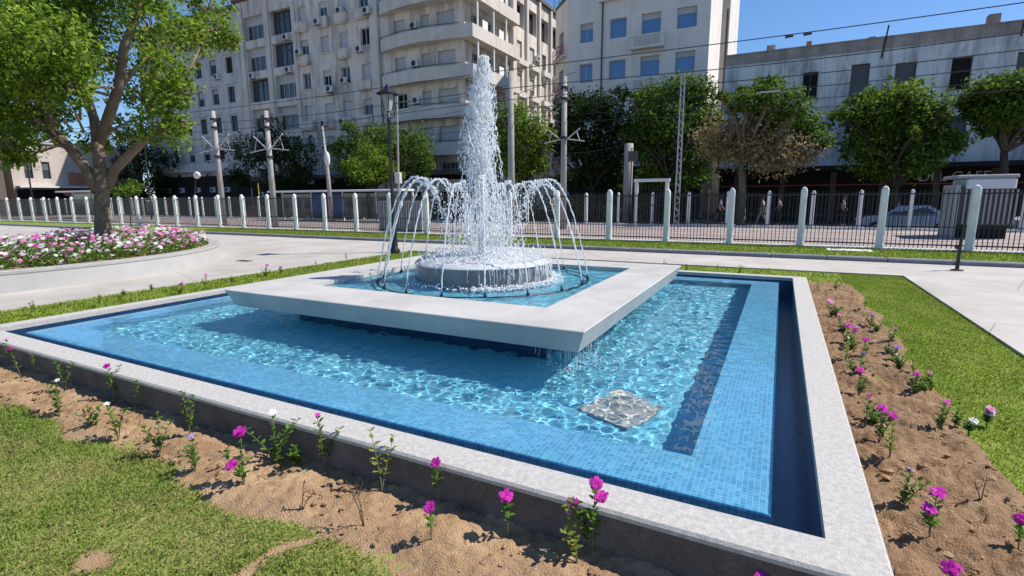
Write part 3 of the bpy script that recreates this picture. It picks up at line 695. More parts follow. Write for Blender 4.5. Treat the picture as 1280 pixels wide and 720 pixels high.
# ------------------------------------------------------------------ bedding seedlings
def leaf(mb, p, d, up, L, W, k=0):
    d = d.normalized(); s = d.cross(up)
    s = s.normalized() if s.length > 1e-4 else d.orthogonal().normalized()
    n = s.cross(d)
    a, b = p + d * L * 0.45 + n * L * 0.06, p + d * L
    mb.add([p, p + d * L * 0.25 + s * W * 0.42, a + s * W * 0.5, p + d * L * 0.78 + s * W * 0.33, b - n * L * 0.10, p + d * L * 0.78 - s * W * 0.33, a - s * W * 0.5, p + d * L * 0.25 - s * W * 0.42], [(0, 1, 2, 3, 4, 5, 6, 7)], k)
def bloom(mb, c, n, r):
    n = n.normalized(); a = n.orthogonal().normalized(); b = n.cross(a); t0 = rng.uniform(0, 6)
    for i in range(5):
        t = t0 + i * 1.2566; d = a * math.cos(t) + b * math.sin(t); s = n.cross(d)
        mb.add([c, c + d * r * 0.5 + s * r * 0.36 + n * r * 0.10, c + d * r * 1.0 + s * r * 0.34 + n * r * 0.02, c + d * r * 1.06 + n * r * 0.04, c + d * r * 1.0 - s * r * 0.34 + n * r * 0.02, c + d * r * 0.5 - s * r * 0.36 + n * r * 0.10], [(0, 1, 2, 3, 4, 5)])
    mb.blob(c + n * r * 0.08, r * 0.16)
def seedling(x, y, h, style, petals, label, group, z=0.015, lean=(0, 0)):
    t = thing('periwinkle_seedling', label, 'flower', (x, y, z), group)
    base = Vector((x, y, z)); st = MB(); lf = MB()
    leafm, stemm = ('leaf_dry', 'twig') if style == 'bare' else ('leaf_yellow', 'stem') if style == 'yellow' else ('leaf_plant', 'stem')
    tips = []
    ns = {'bush': 5, 'leafy': 1, 'tall': 2, 'bare': 2, 'yellow': 2, 'tuft': 3}[style]
    for k in range(ns):
        a = rng.uniform(0, 6.28); sp = (0.0 if k == 0 else 0.28) + (0.25 if style == 'bush' else 0.06)
        dx, dy = math.cos(a) * sp * h + lean[0] * h, math.sin(a) * sp * h + lean[1] * h; hh = h * (1.0 if k == 0 else rng.uniform(0.6, 0.95))
        P = [base + Vector((dx * u ** 1.5 + rng.gauss(0, 0.002), dy * u ** 1.5 + rng.gauss(0, 0.002), hh * u - (0.02 if u == 0 else 0))) for u in (0, 0.25, 0.5, 0.75, 1.0)]
        st.tube(P, [0.0032, 0.003, 0.0026, 0.002, 0.0015], 5); tips.append(P[-1])
        if style == 'bare':
            for _ in range(3):
                u = rng.uniform(0.4, 0.9); q = base + Vector((dx * u ** 1.5, dy * u ** 1.5, hh * u)); d = Vector((rng.uniform(-1, 1), rng.uniform(-1, 1), 0.7)).normalized(); st.tube([q, q + d * h * 0.25], [0.0014, 0.0008], 4)
        u0 = {'bush': 0.05, 'leafy': 0.42, 'tall': 0.3, 'bare': 0.6, 'yellow': 0.35, 'tuft': 0.2}[style]
        nn = {'bush': 7, 'leafy': 6, 'tall': 9, 'bare': 2, 'yellow': 7, 'tuft': 7}[style]
        for i in range(nn):
            u = u0 + (1 - u0) * (i + 0.5) / nn; q = base + Vector((dx * u ** 1.5, dy * u ** 1.5, hh * u)); ph = a + i * 1.57
            for j in (0, 3.1416):
                d = Vector((math.cos(ph + j + rng.uniform(-.5, .5)), math.sin(ph + j + rng.uniform(-.5, .5)), rng.uniform(0.15, 0.95)))
                sz = rng.uniform(0.034, 0.056) * (1 - 0.25 * u) * (0.5 if style == 'bare' else 1)
                leaf(lf, q, d, Vector((0, 0, 1)), sz, sz * 0.55)
    st.build('stem', stemm, t); lf.build('leaves', leafm, t)
    for i, (pm, r, dz) in enumerate(petals):
        tip = tips[i % len(tips)] + Vector((rng.uniform(-.012, .012) * (i > 0) * 2, rng.uniform(-.012, .012) * (i > 0) * 2, 0.006 - dz))
        fb = MB()
        for q in range(3 if r > 0.02 else 1):
            bloom(fb, tip + Vector((rng.uniform(-.3, .3) * r, rng.uniform(-.3, .3) * r, rng.uniform(0, .35) * r)), Vector((rng.uniform(-.5, .6), rng.uniform(-.9, .2), 0.8)), r * rng.uniform(0.95, 1.2))
        fb.build('bloom', 'petal_' + pm, t)
    return t
ORD = ['first', 'second', 'third', 'fourth', 'fifth', 'sixth', 'seventh', 'eighth', 'ninth', 'tenth', 'eleventh', 'twelfth', 'thirteenth', 'fourteenth', 'fifteenth', 'sixteenth', 'seventeenth', 'eighteenth', 'nineteenth', 'twentieth', 'twenty-first', 'twenty-second', 'twenty-third', 'twenty-fourth', 'twenty-fifth', 'twenty-sixth', 'twenty-seventh', 'twenty-eighth', 'twenty-ninth', 'thirtieth', 'thirty-first', 'thirty-second', 'thirty-third', 'thirty-fourth', 'thirty-fifth', 'thirty-sixth', 'thirty-seventh', 'thirty-eighth', 'thirty-ninth', 'fortieth']
LOOK = {'bush': 'bushy seedling', 'leafy': 'leafy seedling', 'tall': 'tall seedling', 'bare': 'withered bare seedling', 'yellow': 'yellow-green seedling', 'tuft': 'tufted seedling'}
def petal_words(p):
    if not p: return 'without flowers'
    names = {'magenta': 'magenta', 'pink': 'pale pink', 'white': 'white', 'lilac': 'lilac'}
    n = ['', 'one', 'two', 'three', 'four'][len(p)]
    return 'with %s %s bloom%s' % (n, names[p[0][0]], '' if len(p) == 1 else 's')
mg, pk, wh, li = 'magenta', 'pink', 'white', 'lilac'
FRONT = [  # foot x, foot y, top y (photo survey), habit, blooms
    (8, 462, 428, 'leafy', [(pk, .018, 0)]), (28, 478, 438, 'leafy', [(mg, .024, 0)]), (57, 470, 440, 'leafy', [(pk, .014, 0)]), (82, 492, 452, 'tall', []), (75, 520, 480, 'tuft', [(wh, .016, 0)]),
    (120, 535, 508, 'tuft', []), (110, 522, 506, 'bare', []), (157, 500, 457, 'tall', [(mg, .024, 0)]), (190, 510, 474, 'leafy', []), (238, 548, 490, 'tall', []), (148, 550, 507, 'tuft', [(wh, .018, 0)]),
    (200, 570, 518, 'tuft', []), (245, 590, 545, 'tuft', [(li, .018, .01)]), (306, 607, 545, 'tuft', [(mg, .030, 0), (mg, .026, .02)]), (345, 580, 524, 'bush', [(wh, .020, 0)]), (370, 582, 556, 'tuft', []),
    (405, 590, 520, 'tall', [(mg, .016, 0), (pk, .014, .05)]), (378, 640, 603, 'bare', []), (455, 662, 604, 'bare', []), (478, 622, 548, 'yellow', []), (553, 632, 578, 'leafy', [(mg, .022, 0), (pk, .018, .01)]),
    (540, 680, 634, 'leafy', [(mg, .024, 0)]), (635, 673, 622, 'leafy', [(mg, .028, 0)]), (722, 708, 645, 'yellow', []), (745, 688, 600, 'tall', [(mg, .024, 0), (mg, .026, .03), (mg, .024, .06), (pk, .014, .06)]), (952, 742, 703, 'leafy', [(mg, .022, 0), (pk, .016, .02)])]
rows = []
for (x, y, ty, sty, pet) in FRONT:
    p = onz(x, y, 0.015); q = ony(x, ty, p.y); rows.append((p.x, p.y, max(0.06, q.z - 0.015), sty, pet))
rows.sort(key=lambda r: -r[0])
for i, (x, y, h, sty, pet) in enumerate(rows):
    seedling(x, min(y, -0.225), h, sty, pet, '%s %s, %s from near corner of front bed' % (LOOK[sty], petal_words(pet), ORD[i]), 'seedlings in the sandy bed before the basin', lean=(-0.35, 0.25) if sty == 'yellow' and h > .2 else (rng.uniform(-.1, .1), rng.uniform(-.1, .1)))
RIGHT = [  # bloom x, bloom y, height, habit, blooms
    (1033, 362, .16, 'leafy', []), (1041, 378, .20, 'bush', [(pk, .030, 0)]), (1050, 396, .16, 'leafy', [(pk, .022, 0)]), (1061, 409, .20, 'tuft', [(mg, .028, 0), (mg, .024, .01)]), (1070, 411, .18, 'leafy', [(pk, .026, 0)]),
    (1090, 395, .16, 'tuft', [(li, .024, 0)]), (1117, 412, .16, 'tuft', [(mg, .020, 0)]), (1082, 426, .17, 'tuft', [(mg, .026, 0)]), (1122, 437, .13, 'tuft', [(li, .024, 0)]), (1076, 442, .16, 'leafy', [(li, .018, 0)]),
    (1060, 428, .19, 'yellow', []), (1076, 466, .20, 'tuft', [(mg, .026, 0)]), (1146, 470, .16, 'tuft', [(mg, .026, 0)]), (1166, 469, .14, 'tuft', [(pk, .020, 0)]), (1086, 497, .22, 'leafy', [(mg, .016, 0)]), (1144, 452, .13, 'yellow', []),
    (1082, 376, .15, 'leafy', []), (1103, 511, .24, 'tuft', [(mg, .024, 0), (mg, .022, .01)]), (1118, 530, .24, 'yellow', []), (1178, 504, .20, 'tuft', [(mg, .020, 0)]), (1133, 590, .20, 'tuft', [(li, .018, 0)]), (1170, 618, .22, 'tall', [(mg, .028, 0), (mg, .026, .005)]),
    (1196, 716, .20, 'leafy', [(mg, .026, 0)]), (1236, 515, .10, 'tuft', [(pk, .026, 0), (wh, .024, 0)]), (1213, 528, .08, 'tuft', [(wh, .022, 0)]), (1230, 600, .14, 'bare', []), (1279, 655, .14, 'leafy', [(mg, .022, 0)]), (1022, 356, .15, 'leafy', [(pk, .016, 0)]), (1045, 352, .16, 'tuft', []), (1112, 430, .12, 'tuft', []), (1055, 402, .14, 'bush', []), (1066, 420, .15, 'bush', []), (1074, 452, .15, 'bush', []), (1098, 404, .12, 'bush', []), (1126, 446, .12, 'bush', []), (1156, 474, .12, 'bush', []), (1046, 384, .14, 'bush', []), (1094, 505, .16, 'bush', []), (1196, 512, .13, 'tuft', [])]
rows = []
for (x, y, h, sty, pet) in RIGHT:
    p = onz(x, y, h + 0.01); rows.append((p.x, p.y, h, sty, pet))
rows.sort(key=lambda r: r[1])
for i, (x, y, h, sty, pet) in enumerate(rows):
    seedling(x, y, h, sty, pet, '%s %s, %s from near corner of side bed' % (LOOK[sty], petal_words(pet), ORD[i]), 'seedlings in the sandy bed beside the basin', lean=(rng.uniform(-.1, .1), rng.uniform(-.1, .1)))
LEFT = [(45, 394, .20, 'yellow', []), (125, 384, .2, 'tall', []), (155, 371, .12, 'tuft', []), (190, 364, .12, 'tuft', []), (225, 368, .16, 'bush', [(mg, .035, 0)]), (258, 362, .26, 'tall', [(pk, .03, 0)]), (290, 353, .14, 'tuft', []), (332, 346, .22, 'bush', [(mg, .03, 0)]), (352, 342, .13, 'tuft', [(mg, .03, 0)]), (395, 334, .15, 'leafy', []), (433, 327, .16, 'leafy', [(pk, .03, 0)])]
for i, (x, y, h, sty, pet) in enumerate(LEFT):
    p = onz(x, y, 0.0); seedling(p.x, p.y, h, sty, pet, '%s %s, %s from left in the grass strip' % (LOOK[sty], petal_words(pet), ORD[i]), 'seedlings in the grass strip left of the basin', z=0.0)
BACK = [(650, 331, .2, 'leafy', []), (665, 331, .22, 'leafy', [(li, .03, 0)]), (678, 332, .22, 'tuft', []), (702, 332, .2, 'leafy', []), (829, 337, .22, 'tall', []), (858, 340, .16, 'tuft', []), (897, 343, .2, 'leafy', []), (924, 344, .2, 'tuft', []), (960, 345, .14, 'leafy', [])]
for i, (x, y, h, sty, pet) in enumerate(BACK):
    p = onz(x, y, 0.0); seedling(p.x, max(p.y, 7.6), h, sty, pet, '%s %s, %s from left in strip behind basin' % (LOOK[sty], petal_words(pet), ORD[i]), 'seedlings in the grass strip behind the basin', z=0.0)
p = onz(338, 620, 0.03); m = MB(); m.add([(p.x - .025, p.y - .012, .036), (p.x + .01, p.y - .018, .034), (p.x + .028, p.y + .008, .045), (p.x - .006, p.y + .016, .04)], [(0, 1, 2, 3)])
m.add([(p.x - .025, p.y - .012, .034), (p.x + .01, p.y - .018, .032), (p.x + .028, p.y + .008, .043), (p.x - .006, p.y + .016, .038)], [(3, 2, 1, 0)])
tag(m.build('paper_scrap', 'paper'), 'small crumpled white scrap of paper lying on the sandy bed', 'paper')

m = MB()
for _ in range(330):
    if rng.random() < .5: x, y = rng.uniform(-6.5, .9), rng.uniform(-.6, -.21)
    else: x, y = rng.uniform(.22, .95), rng.uniform(-.6, 6.5)
    if rng.random() < .6: leaf(m, Vector((x, y, .034)), Vector((rng.uniform(-1, 1), rng.uniform(-1, 1), rng.uniform(-.1, .35))), Vector((0, 0, 1)), rng.uniform(.012, .034), rng.uniform(.006, .016))
    else: d = Vector((rng.uniform(-1, 1), rng.uniform(-1, 1), rng.uniform(0, .3))) * rng.uniform(.02, .05); m.tube([(x, y, .034), tuple(Vector((x, y, .036)) + d)], [.0018, .001], 4)
structure(m.build('soil_debris', 'leaf_dry'), 'stuff')

# ------------------------------------------------------------------ trees
def leafcloud(name, clumps, n, size, mat, parent, seed, shell=0.55, spread=0.30, droop=0.25):
    """leaves gathered in small sprays that fill a set of ellipsoids unevenly; every leaf a bent blade"""
    r = np.random.default_rng(seed)
    vol = np.array([c[1][0] * c[1][1] * c[1][2] for c in clumps]) ** 0.72; pick = r.choice(len(clumps), n // 12, p=vol / vol.sum())
    cen = np.array([c[0] for c in clumps])[pick]; rad = np.array([c[1] for c in clumps])[pick]
    d = r.normal(size=(len(pick), 3)); d /= np.linalg.norm(d, axis=1)[:, None]; q = (shell + (1 - shell) * r.random(len(pick)) ** 0.5) * (0.72 + 0.55 * r.random(len(pick)) ** 1.3)
    sc = cen + d * rad * q[:, None]
    idx = np.repeat(np.arange(len(pick)), 12); P = sc[idx] + r.normal(size=(len(idx), 3)) * spread * np.minimum(rad[idx], 1.3)
    nrm = r.normal(size=P.shape) * 0.65 + np.array([0, 0, 0.75]) + d[idx] * 0.45; nrm /= np.linalg.norm(nrm, axis=1)[:, None]
    t = r.normal(size=P.shape); t -= nrm * (t * nrm).sum(1)[:, None]; t /= np.linalg.norm(t, axis=1)[:, None]; t[:, 2] -= droop * r.random(len(P)); s = np.cross(nrm, t)
    L = size * (0.65 + 0.7 * r.random(len(P)))[:, None]; W = L * 0.52
    a = P - t * L / 2; b = P + s * W / 2 + nrm * L * 0.07; c = P + t * L / 2 - nrm * L * 0.12; e = P - s * W / 2 + nrm * L * 0.07
    return nparray_mesh(name, np.stack([a, b, c, e], 1).reshape(-1, 3), 4, mat, parent)
def limb(mb, a, b, r0, r1, sag=0.15, n=7):
    a, b = Vector(a), Vector(b); L = (b - a).length; o = Vector((rng.uniform(-1, 1), rng.uniform(-1, 1), 0.9)) * L * sag
    P = []; R = []
    for i in range(n):
        u = i / (n - 1); P.append(a.lerp(b, u) + o * math.sin(math.pi * u) * 0.6 + Vector((rng.gauss(0, .012), rng.gauss(0, .012), 0)) * L * (0 < u < 1)); R.append(r0 + (r1 - r0) * u)
    mb.tube(P, R, 7); return P
def street_tree(label, base, trunk_top, trunk_r, clumps, n, size, leafm, group='street trees behind the tramway', bark='bark_dark', seed=1, extra=None, shell=0.35):
    t = thing('street_tree', label, 'tree', base, group)
    sat = []
    for _ in range(len(clumps) + 5):   # small outlying sprays that break the outline
        c, r = rng.choice(clumps); a = rng.uniform(0, 6.283); e = rng.uniform(-.5, 1.0); d = Vector((math.cos(a), math.sin(a) * .7, e)).normalized(); q = rng.uniform(.95, 1.45); k = rng.uniform(.22, .45)
        sat.append(((c[0] + d.x * r[0] * q, c[1] + d.y * r[1] * q, c[2] + d.z * r[2] * q), (r[0] * k, r[1] * k, r[2] * k)))
    clumps = [(c, (r[0] * .88, r[1] * .88, r[2] * .88)) for c, r in clumps] + sat
    tr = MB(); b = Vector(base); top = Vector(trunk_top)
    tr.tube([b - Vector((0, 0, .15)), b + Vector((0, 0, .25)), b.lerp(top, .55) + Vector((.08, 0, 0)), top], [trunk_r * 1.35, trunk_r, trunk_r * .85, trunk_r * .7], 9); tr.build('trunk', bark, t, smooth=True)
    br = MB()
    for c, r in clumps:
        P = limb(br, top, c, trunk_r * .5, trunk_r * .14)
        for _ in range(5): limb(br, P[rng.randint(3, 6)], Vector(c) + Vector((rng.uniform(-.85, .85) * r[0], rng.uniform(-.85, .85) * r[1], rng.uniform(-.5, .85) * r[2])), trunk_r * .15, trunk_r * .04, 0.08, 5)
    br.build('branches', bark, t, smooth=True)
    leafcloud('crown', clumps, int(n * 1.6), size * 0.95, leafm, t, seed, shell, 0.2)
    if extra: leafcloud('sparse_crown', extra[0], extra[1], size, extra[2], t, seed + 9, 0.3)
    return t
def clumps_px(y, lst):
    """lst of (px, py, rx, rz) crown lobes surveyed on the photograph at a given distance"""
    out = []
    for i, (px, py, rx, rz) in enumerate(lst):
        yy = y + rng.uniform(-1.0, 1.0); c = ony(px, py, yy); k = (yy - CAM[1]) / sight(px, py)[1] / FPX
        out.append((tuple(c), (rx * k, min(rx * k, 1.7), rz * k)))
    return out
def tree_at(label, y, px, gz, lobes, tpy, tr, n, size, mat, seed, **kw):
    b = ony(px, 260, y); b.z = gz; top = ony(px, tpy, y)
    return street_tree(label, tuple(b), tuple(top), tr, clumps_px(y, lobes), n, size, mat, seed=seed, **kw)
G = -0.25
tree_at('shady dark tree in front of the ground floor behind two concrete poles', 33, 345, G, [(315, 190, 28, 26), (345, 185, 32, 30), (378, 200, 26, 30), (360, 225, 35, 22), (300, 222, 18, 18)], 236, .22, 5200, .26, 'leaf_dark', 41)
tree_at('wide dark-green tree with sunny top behind the black lamp post', 33, 470, G, [(447, 178, 26, 18), (480, 172, 24, 18), (515, 182, 28, 24), (530, 205, 16, 24), (440, 205, 28, 24), (490, 205, 30, 22)], 232, .22, 7000, .24, 'leaf_mid', 42)
tree_at('small bright-green tree with slim trunk in front of the shelter roof', 29, 461, G, [(462, 196, 22, 20), (445, 208, 16, 12), (478, 212, 18, 14), (460, 220, 24, 12)], 240, .10, 3600, .20, 'leaf_bright', 43)
tree_at('bright-green tree right of the fountain jet by the concrete poles', 30, 655, G, [(640, 145, 22, 18), (662, 165, 24, 24), (632, 180, 22, 22), (675, 195, 16, 26), (648, 205, 26, 22), (618, 150, 12, 14)], 236, .16, 6500, .22, 'leaf_bright', 44)
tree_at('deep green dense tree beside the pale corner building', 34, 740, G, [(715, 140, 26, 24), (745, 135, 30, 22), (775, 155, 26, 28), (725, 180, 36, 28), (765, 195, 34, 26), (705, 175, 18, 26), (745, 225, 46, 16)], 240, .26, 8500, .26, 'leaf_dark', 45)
tree_at('large spreading green tree before the pale building behind the lattice mast', 34, 842, G, [(815, 125, 32, 24), (850, 108, 26, 20), (875, 120, 24, 24), (835, 155, 40, 30), (880, 160, 22, 28), (810, 185, 34, 30), (860, 200, 36, 30), (800, 160, 20, 26), (835, 225, 55, 16)], 240, .26, 11000, .25, 'leaf_mid', 46)
tree_at('half-withered tree with brown twiggy lower crown and leaning trunk', 30, 927, G, [(955, 112, 24, 18), (985, 130, 26, 22), (930, 130, 24, 18), (1010, 160, 22, 22), (1028, 175, 16, 10), (965, 150, 30, 20)], 205, .24, 5200, .21, 'leaf_mid', 47, bark='bark', extra=(clumps_px(30, [(900, 175, 28, 24), (935, 180, 38, 26), (970, 190, 34, 24), (1000, 190, 26, 18)]), 7500, 'leaf_brown'))
tree_at('rounded bright-topped tree in front of the whitewashed building', 32, 1118, G, [(1120, 122, 30, 16), (1090, 145, 30, 22), (1150, 145, 30, 26), (1120, 165, 44, 28), (1075, 180, 26, 24), (1160, 185, 24, 30), (1115, 205, 50, 20), (1170, 160, 14, 20)], 236, .24, 9500, .24, 'leaf_mid', 48, extra=(clumps_px(32, [(1120, 116, 34, 12), (1150, 132, 30, 16), (1090, 138, 26, 14), (1170, 150, 14, 16)]), 1500, 'leaf_bright'))  # sunlight on the crown top is put in as lobes of brighter leaves
tree_at('umbrella-shaped tree at the right end of the street with forked trunk', 32, 1255, G, [(1255, 108, 40, 16), (1225, 130, 26, 20), (1290, 120, 34, 22), (1265, 140, 40, 20), (1300, 150, 28, 26), (1240, 155, 20, 16)], 190, .22, 7500, .24, 'leaf_mid', 49, shell=0.55)
# young lawn tree on a stake, left
b = ony(160, 285, 14.2); tree_at('slender young tree with a small round crown behind the planter', 14.2, 161, 0.06, [(157, 238, 14, 10), (166, 232, 10, 8)], 246, .03, 700, .12, 'leaf_mid', 50, group=None)
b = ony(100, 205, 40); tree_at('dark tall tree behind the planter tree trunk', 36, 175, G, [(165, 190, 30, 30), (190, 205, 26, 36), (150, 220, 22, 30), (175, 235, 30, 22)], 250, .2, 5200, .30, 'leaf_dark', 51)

# the big tree in the planter
PC = Vector((-16.5, 2.5, 0)); PR = 5.0
pl = thing('round_planter', 'wide round white rendered planter with grey stone rim', 'planter', tuple(PC))
m = MB(); m.lathe([(PR, -0.05), (PR, 0.335)], 128, (PC.x, PC.y)); m.build('planter_wall', 'planter', pl, smooth=True)
m = MB(); m.lathe([(PR, 0.33), (PR + .012, 0.342), (PR + .012, 0.385), (PR, 0.395), (PR - .26, 0.395), (PR - .27, 0.385), (PR - .27, 0.2)], 128, (PC.x, PC.y)); m.build('rim', 'planter_top', pl)
m = MB(); m.lathe([(PR - .26, 0.30), (3.5, 0.36), (0.0, 0.42)], 64, (PC.x, PC.y)); m.build('planter_soil', 'soil', pl, smooth=True)
TB = Vector((-14.80, 4.43, 0.36)); tn = Vector((TB.x - CAM[0], TB.y - CAM[1], 0)).normalized()
def tpl(px, py, depth=0.0):
    d = Vector(sight(px, py)); q = TB + tn * depth; t = (q - Vector(CAM)).dot(tn) / d.dot(tn); return Vector(CAM) + d * t
bt = thing('ficus_tree', 'big leafy tree with forked brown trunk growing in the round planter', 'tree', tuple(TB))
m = MB()
LIMBS = []
def path(pts, R): m.tube(pts, R, 10); LIMBS.extend([Vector(a).lerp(Vector(b), u) for a, b in zip(pts, pts[1:]) for u in (0, .33, .66)][3:])
path([TB - Vector((0, 0, .1)), tpl(129, 297), tpl(128, 262), tpl(127, 232), tpl(126, 210)], [.24, .185, .16, .155, .145])
path([tpl(122, 240), tpl(108, 212, .1), tpl(88, 185, .2), tpl(66, 165, .3), tpl(40, 148, .5), tpl(5, 130, .8)], [.125, .12, .115, .105, .095, .075])
path([tpl(134, 235), tpl(143, 212, -.1), tpl(160, 195, -.3), tpl(175, 180, -.5), tpl(205, 155, -.9), tpl(228, 105, -1.2), tpl(250, 60, -1.4)], [.12, .115, .105, .095, .075, .05, .012])
path([tpl(126, 215), tpl(122, 180, .2), tpl(118, 150, .4), tpl(105, 110, .6), tpl(98, 60, .8), tpl(90, 0, 1.0)], [.13, .12, .105, .095, .075, .06])
path([tpl(124, 180, .2), tpl(136, 145, .0), tpl(148, 110, -.2), tpl(155, 60, -.4), tpl(172, 15, -.6), tpl(182, -40, -.6)], [.12, .12, .11, .10, .07, .02])
path([tpl(66, 165, .3), tpl(50, 120, .6), tpl(25, 60, .8), tpl(-10, 0, .9)], [.10, .09, .06, .02])
path([tpl(148, 110, -.2), tpl(175, 80, .4), tpl(215, 50, .9), tpl(270, 35, 1.0)], [.07, .055, .035, .01])
m.build('trunk', 'bark', bt, smooth=True)
BC = [(20, 20, 60, .5), (70, 15, 50, .8), (108, -25, 44, .4), (160, -40, 40, -.3), (40, 85, 50, -.8), (80, 100, 36, -1.0), (15, 130, 40, .8), (100, 60, 40, 1.0), (190, 30, 36, -.5), (190, -10, 30, .2), (240, 48, 28, .6), (268, 38, 26, .9), (285, 50, 14, .9),
      (205, 90, 34, -1.0), (180, 120, 30, .6), (222, 120, 22, -1.1), (205, 160, 28, -.9), (225, 155, 18, -1.2), (160, 165, 20, .9), (10, 175, 30, -.6), (-20, 60, 60, 0), (-30, 150, 50, .2), (65, 150, 24, 1.2), (120, 175, 20, .8), (258, 5, 24, -.4), (192, 62, 22, 1.2), (60, 50, 44, -1.3), (22, 195, 16, -.4)]
CL = []
for px, py, rr, dp in BC:
    c = tpl(px, py, dp * 1.5); k = (c - Vector(CAM)).length / FPX * 0.9; CL.append((tuple(c), (rr * k * .9, rr * k * .9, rr * k * .72)))
m = MB()
for c, r in CL:
    s0 = min(LIMBS, key=lambda p: (p - Vector(c)).length); limb(m, s0, Vector(c) - Vector((0, 0, r[2] * .4)), .035, .02, .06, 6)
    for _ in range(7):
        d = Vector((rng.uniform(-1, 1), rng.uniform(-1, 1), rng.uniform(-.6, .9))); e = Vector(c) + Vector((d.x * r[0], d.y * r[1], d.z * r[2])) * .9; limb(m, Vector(c) - Vector((0, 0, r[2] * .4)), e, .022, .006, .1, 5)
for a, b2 in (((95, 105), (100, 150)), ((70, 100), (105, 165)), ((45, 150), (80, 180)), ((65, 135), (90, 165)), ((170, 148), (128, 166)), ((195, 132), (135, 165))): m.tube([tpl(*a, -.7), tpl((a[0] + b2[0]) / 2 + 3, (a[1] + b2[1]) / 2, -.6), tpl(*b2, -.4)], [.012, .02, .03], 6)
m.build('branches', 'bark', bt, smooth=True)
leafcloud('crown', CL, 38000, 0.115, 'leaf_near', bt, 61, 0.55, 0.15)

# planter flowers: a dense mass
def planter_mass():
    lf = MB(); fl = {k: MB() for k in ('petal_magenta', 'petal_pink', 'petal_white', 'petal_lilac')}
    for _ in range(2900):
        a = rng.uniform(-1.3, 1.9); r = (PR - .34) * math.sqrt(rng.uniform(0.12, 1.0)); x, y = PC.x + r * math.cos(a), PC.y + r * math.sin(a); h = rng.uniform(.15, .50) * (0.75 if r > PR - .7 else 1)
        z0 = 0.40 - 0.02 * r
        for _ in range(9):
            q = Vector((x + rng.gauss(0, .06), y + rng.gauss(0, .05), z0 + h * rng.uniform(.1, .95))); L = rng.uniform(.05, .085)
            leaf(lf, q, Vector((rng.uniform(-1, 1), rng.uniform(-1, 1), rng.uniform(-.1, .8))), Vector((0, 0, 1)), L, L * .55)
        patch_ = math.sin(x * 2.3 + 1) + math.sin(y * 2.9 + x)
        nm = rng.choice(['petal_white', 'petal_white', 'petal_pink', 'petal_pink'] + (['petal_magenta'] * 2 if patch_ > .7 else ['petal_white', 'petal_white', 'petal_pink']))
        if rng.random() < .75:
            for _ in range(1): bloom(fl[nm], Vector((x + rng.gauss(0, .05), y + rng.gauss(0, .05), z0 + h + rng.uniform(-.03, .02))), Vector((rng.uniform(-.2, .8), rng.uniform(-.9, .1), .8)), rng.uniform(.03, .045))
    o = thing('planter_flowers', 'dense pink, white and magenta flowers filling the round planter', 'flowers', (PC.x, PC.y, .36)); o['kind'] = 'stuff'
    lf.build('leaves', 'leaf_plant', o)['kind'] = 'stuff'
    for k, b_ in fl.items(): b_.build('blooms', k, o)['kind'] = 'stuff'
planter_mass()
p = onz(305, 326, .03); m = MB()
m.box(p.x - .22, p.x + .22, p.y - .09, p.y + .09, .02, .034); o = tag(m.build('drain_grate', 'iron'), 'small dark drain grate set in the pale path near the planter', 'drain')
m = MB(); m.box(.95, 2.0, 14.3, 14.85, .0, .085, bev=.01); tag(m.build('inspection_cover', 'post'), 'flat pale concrete inspection cover in the far lawn strip', 'manhole cover')
# ------------------------------------------------------------------ fences
def post_mesh(h):
    m = MB(); a, b = .088, .03
    def ring(s, z): return [(x * s, y * s, z) for x, y in [(-a + b, -a), (a - b, -a), (a, -a + b), (a, a - b), (a - b, a), (-a + b, a), (-a, a - b), (-a, -a + b)]]
    lv = [(1.12, 0.0), (1.12, .12), (1.0, .16), (0.97, h - .11), (0.6, h - .03), (0.12, h)]
    vs = []; fs = []
    for s, z in lv: vs += ring(s, z)
    for l in range(len(lv) - 1):
        for i in range(8):
            j = (i + 1) % 8; fs.append((l * 8 + i, l * 8 + j, l * 8 + 8 + j, l * 8 + 8 + i))
    fs.append(tuple(range((len(lv) - 1) * 8, len(lv) * 8))); m.add(vs, fs); return m
def panel_mesh(w, h, n, r=.0125):
    m = MB()
    for z in (.13, h - .12): m.box(0, w, -.012, .012, z, z + .035)
    m.box(0, w, -.012, .012, .62, .645)
    for i in range(n):
        x = w * (i + .5) / n; m.tube([(x, 0, .06), (x, 0, h - .03), (x, 0, h + .01)], [r, r, .002], 4)
    return m
def fence(label, y, xs, h, z, nb):
    f = thing('railing_fence', label, 'fence', (xs[0], y, z))
    ps = pn = None
    for i, x in enumerate(xs):
        if ps is None: m = post_mesh(h); m.v = [(a + x, b + y, c + z) for a, b, c in m.v]; ps = m.build('post', 'post', f); ps.location = (0, 0, 0); ps['_base'] = (0, 0, 0)
        else: inst('post', ps, f, (x, y, z))
        if i + 1 < len(xs):
            w = xs[i + 1] - x - .22
            if pn is None: m = panel_mesh(w, h - .12, nb); m.v = [(a + x + .11, b + y, c + z) for a, b, c in m.v]; pn = m.build('railing', 'iron', f); p0 = x
            else: inst('railing', pn, f, (x - p0 + xs[0], y, z))
    return f
fence('white concrete post and black iron railing fence on the far lawn edge', 15.48, [8.14 - 1.955 * k for k in range(0, 37)][::-1], 1.74, .06, 17)
fence('second white post and iron railing fence beyond the tramway', 27.02, [10.7 - 1.92 * k for k in range(0, 48)][::-1], 1.80, .0, 15)

